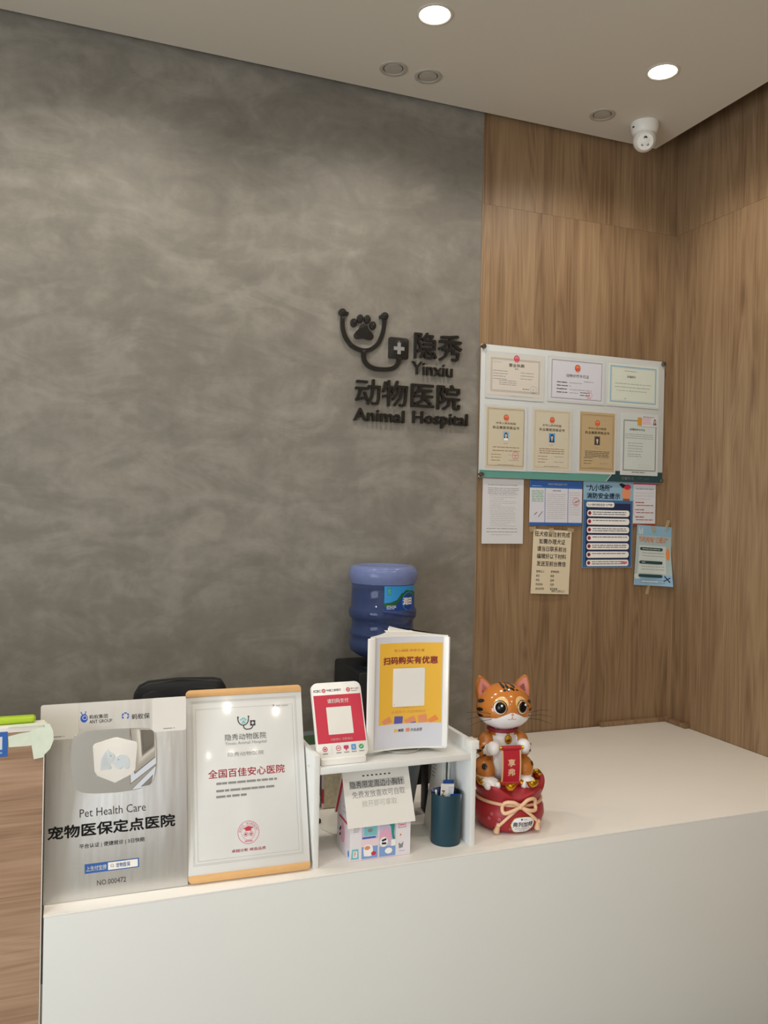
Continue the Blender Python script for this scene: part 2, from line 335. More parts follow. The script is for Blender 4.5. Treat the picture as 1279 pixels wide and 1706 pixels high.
# ------------------------------------------------------------------ lettering on the plaster wall
sg = thing('wall_sign', 'black raised hospital lettering with stethoscope and paw logo on grey wall', 'sign', (1.4, YB, EYE + .6))
def W(x, z): return (x - 1.4, z - .6)
TH = .014
def ribbon(pts, w):     # flat-sided stroke with thickness, built as a flattened band
    p = spline([(a, 0, b) for a, b in pts], 8); L = []; Rr = []
    for i in range(len(p)):
        t = (p[min(i + 1, len(p) - 1)] - p[max(i - 1, 0)]).normalized(); n = Vector((-t.z, 0, t.x)); L.append(p[i] + n * w / 2); Rr.append(p[i] - n * w / 2)
    return [(q.x, q.z) for q in Rr] + [(q.x, q.z) for q in L[::-1]]
st = MB()
st.prism(ribbon([W(*p) for p in ((1.089, .826), (1.090, .774), (1.103, .733), (1.128, .701), (1.157, .686), (1.187, .681), (1.218, .688), (1.249, .712), (1.268, .747), (1.279, .787), (1.282, .834))], .0175), -TH, -.001, 'sign_black', .0015)
st.prism(ribbon([W(*p) for p in ((1.187, .684), (1.188, .652), (1.2, .626), (1.226, .61), (1.26, .605), (1.303, .608), (1.334, .62), (1.35, .641), (1.354, .665))], .0185), -TH - .0004, -.001, 'sign_black', .0015)
st.prism(circ(*W(1.087, .836), .0165), -TH - .003, -.001, 'sign_black', .002).prism(circ(*W(1.282, .84), .0165), -TH - .003, -.001, 'sign_black', .002)
st.prism(ribbon([W(1.087, .836), W(1.100, .834), W(1.114, .831)], .013), -TH - .0022, -.001, 'sign_black', .0015).prism(ribbon([W(1.282, .84), W(1.27, .836), W(1.258, .833)], .013), -TH - .0022, -.001, 'sign_black', .0015)
st.build('stethoscope', sg)
pw = MB()
for x, z, a in ((1.14, .797, 0), (1.169, .817, 0), (1.202, .818, 0), (1.228, .793, 0)): pw.prism(circ(*W(x, z), .0145, .0185), -TH, -.001, 'sign_black', .002)
pw.prism([(p.x, p.z) for p in spline([(W(*q)[0], 0, W(*q)[1]) for q in ((1.187, .733), (1.218, .729), (1.231, .74), (1.226, .757), (1.209, .772), (1.2, .79), (1.187, .797), (1.173, .79), (1.165, .774), (1.149, .758), (1.143, .742), (1.155, .729), (1.187, .733))], 5)[:-1]], -TH, -.001, 'sign_black', .002)
pw.build('paw_print', sg)
cb = MB().prism(rr(*[W(1.304, 0)[0], W(1.397, 0)[0], W(0, .658)[1], W(0, .751)[1]], .008), -TH, -.001, 'sign_black', .002); cb.build('cross_box', sg)
cx, cz = W(1.351, .703)
MB().prism([(cx + a, cz + b) for a, b in ((-.008, -.025), (.008, -.025), (.008, -.008), (.025, -.008), (.025, .008), (.008, .008), (.008, .025), (-.008, .025), (-.008, .008), (-.025, .008), (-.025, -.008), (-.008, -.008))], -TH - .001, -TH + .002, 'ink_grey').build('cross', sg)
for s, x0, x1, z0, z1, b in (('隐秀', 1.425, 1.661, .667, .787, .012), ('Yinxiu', 1.416, 1.615, .595, .654, .004), ('动物医院', 1.152, 1.657, .446, .562, .012), ('Animal', 1.146, 1.385, .375, .431, .022), ('Hospital', 1.423, 1.697, .362, .434, .022)):
    a, c = W(x0, z0); d, e = W(x1, z1)
    MB().text(s, a, d, c, e, -TH / 2 - .001, 'sign_black', b, TH).build('lettering', sg, ang=30)

# ------------------------------------------------------------------ certificate board and notices on the timber wall
BX, BZ = 2.275, EYE + .149
bd = thing('certificate_board', 'white acrylic certificate board with teal bottom strip screwed to the wood wall', 'board', (BX, YB, BZ))
def bx(x): return x - BX
MB().prism(rr(bx(1.757), bx(2.792), 0, .612, .004, 2), -.016, -.010, 'board_white', .001).build('board_panel', bd)
s_ = MB().poly([(bx(1.758), .001), (bx(2.45), .001), (bx(2.48), .034), (bx(1.758), .034)], -.0164, 'strip_teal').poly([(bx(2.456), .001), (bx(2.791), .001), (bx(2.791), .055), (bx(2.503), .055), (bx(2.486), .034)], -.0164, 'strip_dark')
s_.text('监督电话：81173051', bx(2.545), bx(2.705), .012, .027, -.0168, 'ink_white', .01); s_.build('printed_strip', bd)
for x, z in ((1.767, .600), (2.781, .600), (1.767, .013), (2.781, .013)):
    MB().lathe([(0, .026), (.009, .025), (.0115, .021), (.0115, .006), (.0085, .004), (.0085, -.016)], 'screw_steel', 20, M=Matrix.Translation((bx(x), -.004, z)) @ Matrix.Rotation(R(90), 4, 'X')).build('standoff_screw', bd)
YS = YB - .0165
def emblem(b, x, z, r, y, m='ink_red', g='ink_orange'):
    b.poly(circ(x, z, r, r * 1.05, 20), y, m); b.poly(circ(x, z + r * .1, r * .72, r * .72, 18), y - .0002, g); b.poly([(x - r * .5, z - r * .35), (x + r * .5, z - r * .35), (x + r * .36, z + r * .0), (x - r * .36, z + r * .0)], y - .0004, m)
    b.poly([(x + r * .2 * (1 if k % 2 == 0 else .4) * math.sin(PI * k / 5), z + r * .38 + r * .2 * (1 if k % 2 == 0 else .4) * math.cos(PI * k / 5)) for k in range(10)][::-1], y - .0005, 'ink_gold')
    b.rect(x - r * .65, x + r * .65, z - r * 1.15, z - r * .8, y - .0002, g)
def seal(b, x, z, r, y, m='ink_pink'):
    b.ring(x, z, r * .88, r, y, m); b.poly([(x + r * .35 * (1 if k % 2 == 0 else .42) * math.sin(PI * k / 5), z + r * .35 * (1 if k % 2 == 0 else .42) * math.cos(PI * k / 5)) for k in range(10)][::-1], y, m); b.rect(x - r * .5, x + r * .5, z - r * .62, z - r * .5, y, m)
def portrait(b, x, z, w, h, y, bg, hair='ink_black', top='ink_navy'):
    b.rect(x - w / 2, x + w / 2, z - h / 2, z + h / 2, y, bg); b.poly(circ(x, z + h * .08, w * .27, h * .3, 14), y - .0002, hair); b.rect(x - w * .27, x + w * .27, z - h * .3, z + h * .1, y - .0002, hair)
    b.poly([(x - w * .42, z - h / 2), (x + w * .42, z - h / 2), (x + w * .3, z - h * .25), (x - w * .3, z - h * .25)], y - .0003, top)
    b.poly(circ(x, z + h * .03, w * .18, h * .2, 14), y - .0004, 'skin'); b.poly([(x - w * .1, z - h * .16), (x, z - h * .42), (x + w * .1, z - h * .16)], y - .0004, 'ink_white')
def cert(label, x0, x1, z0, z1, paper, inset=(.012, .012, .012, .012), fn=None, name='certificate', slv=True, y=None, gp='certificates pinned on the white board', roll=0):
    t = thing(name, label, 'certificate', ((x0 + x1) / 2, YS if y is None else y, EYE + z0), (0, R(roll), 0), group=gp)
    w, h = x1 - x0, z1 - z0
    if slv: lab(MB().prism(rr(-w / 2, w / 2, 0, h, .003, 2), -.0022, -.0006, 'board_white').build('sleeve', t), 'clear-edged white sleeve')
    b = MB(); l, r_, bo, to = inset; y0 = -.0028
    b.box(-w / 2 + l, w / 2 - r_, y0, -.0022, bo, h - to, paper)
    fn(b, w, h, y0 - .0003); b.build('printed_sheet', t); return t
def f1(b, w, h, y):
    b.frame(-w / 2 + .026, w / 2 - .024, .032, h - .028, .005, y, 'ink_lightgrey'); b.frame(-w / 2 + .033, w / 2 - .031, .039, h - .035, .0012, y, 'ink_grey')
    emblem(b, .005, h - .026, .015, y - .0003, 'ink_red', 'ink_pink'); b.text('营业执照', -.035, .047, h - .066, h - .05, y, 'ink_dark', .012); b.text('副本', -.003, .016, h - .077, h - .071, y, 'ink_dark')
    b.lines(-.118, -.04, h - .125, h - .088, 4, y, 'ink_grey', .0022, 3); b.lines(-.085, .01, h - .15, h - .132, 3, y, 'ink_grey', .0022, 4, .05); b.lines(.028, .1, h - .118, h - .09, 3, y, 'ink_grey', .002, 5)
    b.lines(-.118, -.07, h - .05, h - .045, 2, y, 'ink_lightgrey', .0016, 6); b.lines(.04, .075, .052, .052, 1, y, 'ink_dark', .0026, 7); seal(b, .098, .052, .018, y, 'ink_lightgrey'); b.lines(-.02, .1, .016, .016, 1, y, 'ink_lightgrey', .002, 8)
def f2(b, w, h, y):
    b.frame(-w / 2 + .02, w / 2 - .018, .018, h - .016, .0022, y, 'ink_grey'); b.frame(-w / 2 + .024, w / 2 - .022, .022, h - .02, .0008, y, 'ink_grey')
    emblem(b, .003, h - .05, .016, y - .0003, 'ink_red', 'ink_orange'); b.text('动物诊疗许可证', -.06, .068, h - .096, h - .08, y, 'ink_gold', .004)
    for k in range(4):
        b.lines(-.112, -.05, h - .122 - k * .016, h - .122 - k * .016, 1, y, 'ink_dark', .004, 20 + k); b.lines(-.042, (.03, -.03, .085, .01)[k], h - .122 - k * .016, h - .122 - k * .016, 1, y, 'ink_grey', .0022, 30 + k)
    b.lines(.04, .095, h - .112, h - .112, 1, y, 'ink_grey', .0024, 40); b.lines(.02, .075, .04, .052, 2, y, 'ink_dark', .003, 41); seal(b, .072, .042, .017, y - .0003)
def f3(b, w, h, y):
    b.frame(-w / 2 + .02, w / 2 - .02, .02, h - .022, .006, y, 'sky_blue'); b.frame(-w / 2 + .029, w / 2 - .029, .029, h - .031, .001, y, 'ink_lightgrey')
    b.lines(-.055, .02, h - .045, h - .045, 1, y, 'ink_grey', .0022, 50); b.text('诊所备案凭证', -.04, .012, h - .078, h - .066, y, 'ink_red', .004); b.lines(-.11, .11, h - .125, h - .108, 2, y, 'ink_grey', .0022, 51, .05)
    b.lines(-.1, .09, h - .142, h - .142, 1, y, 'ink_grey', .002, 52); b.lines(-.05, -.045, .04, .04, 1, y, 'ink_dark', .004, 53)
def vet(paper_frame, photo_bg, dark='ink_brown', sl=False, more=0, top='ink_navy', hair='ink_black'):
    def f(b, w, h, y):
        b.frame(-w / 2 + .016, w / 2 - .016, .022, h - .018, .0012, y, paper_frame); b.frame(-w / 2 + .02, w / 2 - .02, .026, h - .022, .0006, y, paper_frame)
        emblem(b, 0, h - .058, .0135, y - .0003, 'ink_red', 'ink_orange'); b.text('中华人民共和国', -.052, .05, h - .09, h - .079, y, dark, .004); b.text('执业兽医资格证书', -.07, .07, h - .112, h - .098, y, dark, .012)
        portrait(b, 0, h - .143, .032, .042, y - .0003, photo_bg, hair, top); b.lines(-.012, .012, h - .178, h - .178, 1, y, 'ink_grey', .0018, 60 + more)
        b.lines(-.068, .075, h - .212 - more * .004, h - .196, 2 + more, y, dark, .0028, 61 + more, .15); b.lines(-.075, -.022, .048, .075, 3, y, dark, .0022, 62 + more); b.lines(.015, .07, .05, .075, 2, y, 'ink_grey', .0018, 63 + more); b.lines(-.04, .045, .028, .028, 1, y, 'ink_grey', .002, 64)
        if sl: seal(b, .052, .072, .018, y - .0003)
    return f
def f7(b, w, h, y):
    b.frame(-w / 2 + .014, w / 2 - .014, .022, h - .036, .0055, y, 'ink_grey'); b.text('疫情防护许可证', -.062, .03, h - .088, h - .077, y, 'ink_dark', .012)
    b.lines(-.088, .085, h - .125, h - .106, 3, y, 'ink_grey', .002, 71, .05); b.lines(-.072, .02, h - .19, h - .15, 4, y, 'ink_grey', .0022, 72, .2); b.lines(-.072, .01, h - .215, h - .205, 2, y, 'ink_grey', .0024, 73); b.lines(-.01, .07, .04, .052, 2, y, 'ink_lightgrey', .0018, 74); b.lines(-.045, .035, .015, .015, 1, y, 'ink_dark', .003, 75)
cert('landscape cream business licence with red emblem, first in the top row', 1.779, 2.091, .515, .732, 'paper_cream', (.012, .012, .016, .014), f1)
cert('landscape bluish certificate with red round seal, middle of the top row', 2.110, 2.434, .520, .738, 'paper_blue', (.01, .01, .008, .012), f2)
cert('landscape pale green certificate with blue border, last in the top row', 2.444, 2.759, .521, .742, 'paper_mint', (.008, .008, .008, .012), f3)
cert('portrait beige vet certificate with pink seal, leftmost in the lower row', 1.779, 2.004, .182, .487, 'paper_beige', (.006, .018, .01, .01), vet('ink_brown', 'photo_blue', sl=True, top='ink_white'))
cert('crumpled portrait beige vet certificate with blue-backed photo, second in the lower row', 2.029, 2.250, .183, .490, 'paper_beige2', (.006, .008, .008, .01), vet('paper_tan', 'ink_sky', more=1))
cert('portrait tan brown-edged vet certificate with grey photo, third in the lower row', 2.285, 2.505, .186, .489, 'paper_tan', (.010, .008, .01, .006), vet('ink_brown', 'photo_grey', 'ink_dark', more=2, top='ink_dark'))
cert('portrait pale blue-green permit with dark ornamental border, last in the lower row', 2.534, 2.760, .185, .494, 'paper_ice', (.006, .012, .008, .008), f7)
ic = thing('identity_card', 'small white photo card with gold emblem overlapping the pale blue-green permit', 'card', (2.702, YS - .0035, EYE + .430))
b = MB().box(-.047, .047, -.001, 0, 0, .054, 'paper_white'); b.rect(-.072, -.046, .004, .042, -.0013, 'ink_gold').poly(circ(-.059, .028, .007), -.0016, 'ink_orange')
b.lines(-.04, .03, .047, .047, 1, -.0013, 'ink_dark', .0024, 81).lines(-.042, .012, .012, .04, 5, -.0013, 'ink_pink', .0022, 82); portrait(b, .032, .026, .026, .034, -.0013, 'paper_white', 'ink_black', 'photo_grey'); b.build('printed_sheet', ic)

def curl(w, h, k=.004, ph=0, corner=0):
    def fn(x, y, z):
        u = x / w; v = z / h
        return (x, y - .004 - k * (.5 + .5 * math.sin(3.1 * u + 2 * v + ph)) * (1 - v) - corner * max(0, (u + .1)) ** 2 * max(0, .6 - v), z)
    return fn
def notice(label, x0, x1, z0, z1, paper, fn, roll=0, k=.004, ph=0, corner=0, tapes=(), y=0, name='notice'):
    w, h = x1 - x0, z1 - z0
    t = thing(name, label, 'notice', ((x0 + x1) / 2, YB - y, EYE + z0), (0, R(roll), 0), group='notices taped below the certificate board')
    b = MB().grid(-w / 2, w / 2, 0, h, 0, paper, 14, 14); n0 = len(b.v); b.grid(-w / 2, w / 2, 0, h, .0006, 'white_paper', 14, 14); b.f[-196:] = [f[::-1] for f in b.f[-196:]]
    fn(b, w, h, -.0004); b.deform(curl(w, h, k, ph, corner)); b.build('printed_sheet', t)
    for (x, z, tw, th, ra) in tapes:
        lab(MB().prism([(p[0] * math.cos(ra) - p[1] * math.sin(ra), p[0] * math.sin(ra) + p[1] * math.cos(ra)) for p in rr(-tw / 2, tw / 2, -th / 2, th / 2, .001, 1)], -.0058 - k * .6, -.0002, 'tape_clear').build('tape', t, (x, 0, z)), 'yellowish clear tape')
    return t
mat('tape_clear', 'c9b48c', 0.35, alpha=0.45)
def n1(b, w, h, y):
    b.lines(-.082, .08, h - .03, h - .03, 1, y, 'ink_grey', .0025, 90); b.lines(-.08, .082, h - .07, h - .045, 4, y, 'ink_grey', .0022, 91); b.lines(-.07, .07, h - .16, h - .078, 10, y, 'ink_lightgrey', .0022, 92, .6); b.lines(-.065, .07, h - .22, h - .168, 7, y, 'ink_lightgrey', .0022, 93, .5); b.lines(-.085, .08, .055, .07, 2, y, 'ink_grey', .0026, 94, .3); b.lines(-.06, .05, .042, .042, 1, y, 'ink_lightgrey', .003, 95)
def n2(b, w, h, y):
    b.rect(-w / 2, w / 2, h - .036, h, y, 'ink_blue'); b.rect(-w / 2, w / 2, 0, .014, y, 'ink_blue'); b.text('动物诊疗服务监督公示栏', -.048, .06, h - .022, h - .012, y - .0004, 'ink_white', .004); b.lines(-.135, -.08, h - .027, h - .027, 1, y - .0004, 'sky_blue', .003, 99)
    for x in (-.062, .066): b.rect(x - .0012, x + .0012, .014, h - .036, y - .0002, 'ink_blue')
    b.lines(-.135, -.07, h - .1, h - .05, 8, y, 'ink_green', .002, 100); b.lines(-.05, .055, h - .18, h - .065, 13, y, 'ink_lightgrey', .002, 101); b.lines(-.02, .03, h - .048, h - .048, 1, y, 'ink_dark', .0026, 102); b.lines(.074, .135, h - .16, h - .055, 10, y, 'ink_lightgrey', .002, 103)
    b.line(-.12, .05, -.105, .062, .003, y - .0003, 'ink_dark').line(-.098, .04, -.075, .066, .0025, y - .0003, 'ink_dark'); seal(b, .112, .115, .02, y - .0003); b.line(.1, .11, .13, .122, .0025, y - .0004, 'ink_dark')
def n3(b, w, h, y):
    for i, (s, hw) in enumerate((('狂犬疫苗注射完成', .098), ('如需办理犬证', .073), ('请当日联系前台', .082), ('编辑好以下材料', .082), ('发送至前台微信', .082))): b.text(s, -hw, hw, h - .034 - i * .0352, h - .009 - i * .0352, y, 'ink_dark', .018)
    for i, (a, c) in enumerate((('宠物主人：', '宠物昵称：'), ('姓名', '种类'), ('性别', '品种'), ('手机号码', '性别'), ('身份证号码', '是否绝育'))):
        z = h - .200 - i * .0205; b.text(a, -.082, -.082 + .0095 * len(a), z - .006, z + .006, y, 'ink_dark', .006); b.text(c, -.002, -.002 + .0105 * len(c), z - .006, z + .006, y, 'ink_dark', .006)
    b.text('（照片三张以上）', .006, .082, .008, .02, y, 'ink_dark', .006)
def n4(b, w, h, y):
    b.rect(-w / 2 + .002, w / 2 - .002, .002, h - .09, y, 'fire_blue'); b.rect(-w / 2 + .018, w / 2 - .014, .016, h - .105, y - .0003, 'ink_navy'); b.rect(-w / 2, w / 2, h - .09, h, y - .0001, 'fire_light')
    b.text('“九小场所”', -.13, .02, h - .046, h - .014, y - .0006, 'ink_navy', .03); b.text('消防安全提示', -.128, .068, h - .084, h - .054, y - .0006, 'ink_navy', .03)
    b.poly(circ(.105, h - .055, .026, .032), y - .0005, 'ink_peach'); b.poly(circ(.11, h - .022, .022, .014), y - .0006, 'ink_red'); b.poly([(.06, h - .01), (.085, h - .03), (.1, h - .012), (.075, h - .004)], y - .0007, 'ink_black'); b.rect(.085, .125, h - .09, h - .08, y - .0007, 'ink_brown')
    b.poly(rr(-.128, .035, h - .125, h - .100, .01), y - .0006, 'ink_white'); b.text('九小场所消防安全“七严禁”', -.122, .027, h - .119, h - .107, y - .0009, 'ink_navy', .012)
    for i in range(7):
        z = h - .153 - i * .0405; b.poly(rr(-.122, .126, z - .017, z + .014, .0125), y - .0006, 'ink_white'); b.ring(-.108, z - .001, .006, .0095, y - .0009, 'ink_red'); b.poly(circ(-.108, z - .001, .006), y - .001, 'ink_dark')
        b.lines(-.09, .115, z - .006, z + .004, 2 if i in (0, 2, 4, 6) else 1, y - .0009, 'ink_navy', .0034, 110 + i, .4)
    b.poly(circ(.072, .024, .006), y - .0006, 'ink_white'); b.rect(.082, .12, .019, .03, y - .0006, 'ink_pink')
def n5(b, w, h, y):
    b.rect(-w / 2, w / 2, h - .008, h, y, 'ink_magenta'); b.rect(-w / 2, w / 2, 0, .012, y, 'ink_maroon'); b.rect(-w / 2, -w / 2 + .006, .05, .13, y, 'ink_softpink')
    b.lines(-.05, .06, h - .03, h - .03, 1, y, 'sky_blue', .006, 130); b.lines(-.055, .06, h - .08, h - .05, 3, y, 'ink_lilac', .003, 131)
    for k in range(3): b.lines(-.055, .0, h - .098 - k * .036, h - .098 - k * .036, 1, y, 'ink_maroon', .0045, 140 + k); b.lines(-.05, .06, h - .112 - k * .036, h - .112 - k * .036, 1, y, 'ink_maroon', .0035, 150 + k)
def n6(b, w, h, y):
    b.rect(-w / 2, w / 2, h - .05, h, y, 'fire_light'); b.rect(-w / 2, w / 2, 0, .055, y, 'sky_blue'); b.text('节约用电“三提示”', -.095, .085, h - .085, h - .055, y - .0003, 'ink_peach', .02); b.rect(-.09, .075, .06, h - .1, y - .0001, 'paper_ice')
    for k in range(3): b.poly(rr(-.085, .055, h - .125 - k * .067, h - .110 - k * .067, .007), y - .0012, 'strip_dark'); b.lines(-.07, .04, h - .1175 - k * .067, h - .1175 - k * .067, 1, y - .0016, 'ink_lightgrey', .004, 160 + k); b.lines(-.07, .07, h - .152 - k * .067, h - .138 - k * .067, 2, y - .0004, 'ink_grey', .0022, 170 + k)
    for k in range(3): b.rect(-.098 + k * .01, -.092 + k * .01, h - .045, h - .012 - .01 * (k % 2), y - .0003, 'paper_ice')
    b.poly(circ(.088, .16, .012, .03), y - .0003, 'ink_orange'); b.poly(circ(-.09, .045, .02, .014), y - .0003, 'paper_ice'); b.line(.066, .05, .095, .02, .006, y - .0005, 'ink_navy').line(.062, .024, .096, .044, .005, y - .0005, 'ink_navy'); b.lines(-.06, .03, .02, .02, 1, y - .0003, 'ink_white', .003, 180)
notice('white sheet of grey typed lines at left below the board', 1.784, 2.001, -.157, .146, 'paper_white', n1, k=.002)
notice('landscape three-column notice with blue header band and black signature', 2.034, 2.326, -.069, .145, 'paper_blue', n2, k=.002, ph=1)
notice('cream notice in bold black characters about dog vaccination, lowest left', 2.047, 2.260, -.396, -.090, 'paper_warm', n3, 2.2, .006, 2, tapes=((-.112, .305, .03, .022, .2), (.1, .31, .03, .018, -.1), (-.01, .3, .022, .03, .05)))
notice('tall blue fire safety poster with seven white pill-shaped lines', 2.332, 2.624, -.273, .148, 'fire_light', n4, k=.0003, ph=.5, y=.0015)
notice('narrow pink and white notice at the right below the board', 2.626, 2.763, -.066, .149, 'paper_white', n5, k=.002, ph=2)
notice('pale teal poster with curling lower edge nearest the corner', 2.636, 2.852, -.365, -.065, 'teal_paper', n6, 3.0, .006, 1.0, .14, ((.075, .31, .012, .05, -.3), (-.02, -.02, .012, .05, -.2), (-.01, .285, .02, .03, .3)), y=.004)

# ------------------------------------------------------------------ reception counter
TZ = EYE - 1.053
CF = 2.246
rc = thing('reception_counter', 'long white reception counter with a return along the wood wall', 'counter', (1.2, CF, 0))
bm_ = MB().prism([(-.041, CF - .001), (XR - .003, CF - .001), (XR - .003, 3.385), (1.55, 3.385), (1.55, 2.87), (-.041, 2.87)], 0, .004, 'counter_white', .001)
bm_.deform(lambda x, y, z: (x - 1.2, z - CF, TZ - y)); bm_.f = [f[::-1] for f in bm_.f]; bm_.build('worktop', rc)
MB().box(-.040, XR - .003, CF, CF + .02, 0, TZ - .0042, 'counter_front', .002).deform(lambda x, y, z: (x - 1.2, y - CF, z)).build('front_panel', rc)
MB().box(-.040, -.022, CF + .02, 2.87, 0, TZ - .0042, 'counter_front').deform(lambda x, y, z: (x - 1.2, y - CF, z)).build('side_panel', rc)
MB().box(1.55, 1.57, 2.87, 3.385, 0, TZ - .0042, 'counter_front').deform(lambda x, y, z: (x - 1.2, y - CF, z)).build('side_panel', rc)
struct(MB().box(2.45, XR - .03, 3.367, YB, TZ, TZ + .02, 'wood_back', .002).build('trim_2'))
struct(MB().box(XR - .03, XR, 3.22, YB, TZ, TZ + .02, 'wood_right', .002).build('trim_3'))
hc = thing('raised_counter', 'taller wood-fronted counter section at the left edge with a pale top', 'counter', (-.6, 2.25, 0))
HZ = EYE - .568
MB().box(-1.2, .552, 0, .02, 0, HZ - .014, 'wood_pale', .0015).build('front_panel', hc)
MB().box(.535, .552, .02, .05, 0, HZ - .014, 'white_laminate').build('end_panel', hc)
MB().box(-1.2, .554, -.0005, .055, HZ - .014, HZ, 'counter_white', .002).build('top_slab', hc)
MB().box(.5525, .5545, -.001, .004, 0, HZ - .014, 'counter_white').build('edge_strip', hc)
t = thing('blue_sticker', 'blue payment sticker on the wood front at the left edge', 'sticker', (-.165, 2.2497, EYE - .64))
b = MB().box(-.045, .034, -.0006, 0, 0, .062, 'ink_blue'); b.rect(-.03, .022, .018, .05, -.0009, 'paper_white').rect(-.03, .022, .008, .012, -.0009, 'sky_blue'); b.build('printed_face', t)
gt = thing('green_tray', 'lime green rounded tray edge lying on the taller counter section', 'tray', (-.3, 2.30, HZ))
mat('lime', 'a9c72a', 0.4)
MB().box(-.3, .232, -.026, .004, 0, .018, 'lime', .0085, seg=4).build('rim', gt)
mat('masking_tape', 'd9e2cf', 0.6, vscale=60, var=0.08)
tp = MB()
def strip(pts, d, wob=.0012, seed=0):
    rd = random.Random(seed); n = len(pts); v = [(x, y + rd.uniform(-wob, wob), z) for x, y, z in pts]; v2 = [(x + d[0], y + d[1], z + d[2]) for x, y, z in v]
    tp.add(v + v2, [tuple(range(n)), tuple(range(2 * n - 1, n - 1, -1))] + [((i + 1) % n, i, n + i, n + (i + 1) % n) for i in range(n)], 'masking_tape')
q = 2.2478
strip([(-.128, q, EYE - .617), (-.085, q, EYE - .618), (-.062, q, EYE - .615), (-.046, q, EYE - .608), (-.044, q, EYE - .575), (-.05, q, EYE - .570), (-.08, q, EYE - .582), (-.105, q, EYE - .585), (-.13, q, EYE - .590)], (0, .0012, 0), seed=1)
strip([(-.078, q - .002, EYE - .602), (-.07, q - .002, EYE - .652), (-.058, q - .002, EYE - .650), (-.0455, q - .002, EYE - .648), (-.043, q - .002, EYE - .575), (-.06, q - .002, EYE - .573)], (0, .0014, 0), seed=2)
strip([(-.045, q - .002, EYE - .642), (-.032, q - .004, EYE - .628), (-.024, q - .005, EYE - .606), (-.026, q - .005, EYE - .582), (-.034, q - .004, EYE - .565), (-.046, q - .002, EYE - .562)], (0, .0016, 0), seed=3)
strip([(-.13, 2.245, HZ + .0006), (-.045, 2.245, HZ + .0006), (-.04, 2.275, HZ + .0006), (-.12, 2.27, HZ + .0006)], (0, 0, .001), 0, seed=4)
tag(tp.build('masking_tape'), 'pale crumpled masking tape wrapped over the corner of the taller counter', 'tape')

# ------------------------------------------------------------------ steel plaque
def brushed(name):
    m = mat(name, 'dcdcda', 0.42, metal=1.0, var=0.0, aniso=0.85); nt = m.node_tree; b = nt.nodes['Principled BSDF']
    tg = N(nt, 'ShaderNodeTangent', direction_type='RADIAL', axis='Z'); nt.links.new(tg.outputs[0], b.inputs['Tangent']); b.inputs['Anisotropic Rotation'].default_value = 0.0
    tc = N(nt, 'ShaderNodeTexCoord'); mp = N(nt, 'ShaderNodeMapping'); mp.inputs['Scale'].default_value = (9, 1, 1.2); nt.links.new(tc.outputs['Object'], mp.inputs[0])
    no = N(nt, 'ShaderNodeTexNoise'); no.inputs['Scale'].default_value = 1.4; no.inputs['Detail'].default_value = 3; nt.links.new(mp.outputs[0], no.inputs['Vector'])
    bp = N(nt, 'ShaderNodeBump'); bp.inputs['Strength'].default_value = 0.5; bp.inputs['Distance'].default_value = 0.012; nt.links.new(no.outputs['Fac'], bp.inputs['Height']); nt.links.new(bp.outputs[0], b.inputs['Normal'])
brushed('brushed_steel')
pq = thing('steel_plaque', 'brushed steel plaque with mirror window and white shield badge leaning on the counter', 'plaque', (.1411, 2.3015, TZ + .0015), (R(-12.0), R(-.3), R(-1.0)))
MB().box(-.05, .05, 0, .003, 0, .273, 'brushed_steel', M=Matrix.Translation((0, .0045, .28)) @ Matrix.Rotation(R(180 + 22), 4, 'X')).build('support_leg', pq)
PD = lambda x, y, z: (x * 1.02 - .017 * z, y, z * .98 - .003)
b = MB().box(-.1845, .1845, 0, .004, 0, .509, 'brushed_steel', .0006); b.build('steel_sheet', pq)
pr = MB(); y = -.0004
pr.text('蚂蚁集团', -.0665, -.0192, .4762, .4878, y, 'ink_dark', .01).text('ANT GROUP', -.0665, -.008, .4640, .4735, y, 'ink_dark', .012)
pr.poly(circ(-.0795, .4795, .0095, .0115), y, 'ink_antblue').line(-.084, .49, -.088, .4975, .0022, y, 'ink_antblue').line(-.077, .49, -.075, .4985, .0022, y, 'ink_antblue').ring(-.078, .481, .0045, .006, y - .0003, 'ink_white')
pr.deform(PD).build('company_logo', pq); pr = MB()
for k in range(6):
    if k == 4: continue
    a0, a1 = R(60 * k + 4), R(60 * k + 50); pr.line(.0265 + .0085 * math.cos(a0), .478 + .009 * math.sin(a0), .0265 + .0085 * math.cos(a1), .478 + .009 * math.sin(a1), .0038, y, 'ink_antblue' if k % 2 else 'ink_violet')
pr.text('蚂蚁保', .043, .0905, .4668, .4822, y, 'ink_dark', .012)
pr.deform(PD).build('company_logo', pq); pr = MB()
MB().text('Pet Health Care', -.092, .0755, .2150, .2368, y, 'ink_dark', 0).deform(PD).build('english_text', pq)
pr.text('平台认证 | 便捷就诊 | 3日快赔', -.0935, .071, .1322, .1458, y, 'ink_black', .012)
pr.deform(PD).build('slogan_text', pq); pr = MB()
pr.rect(-.0805, .0555, .0682, .0925, y, 'ink_blue').rect(-.0228, .0525, .0708, .0900, y - .0003, 'ink_white').text('上支付宝搜', -.077, -.0265, .0735, .0868, y - .0003, 'ink_white', .02).text('宠物医保', -.003, .033, .0745, .0865, y - .0006, 'ink_blue', .012)
pr.ring(-.0125, .0812, .0028, .0040, y - .0006, 'ink_grey', 14).line(-.010, .0785, -.008, .0765, .0012, y - .0006, 'ink_grey'); pr.deform(PD).build('search_box', pq)
pr = MB().text('NO.000472', -.0505, .0218, .0345, .0478, y, 'ink_dark', 0)
pr.deform(PD).build('serial_number', pq)
MB().text('宠物医保定点医院', -.171, .152, .1645, .1995, y, 'ink_black', .03).deform(PD).build('headline', pq)
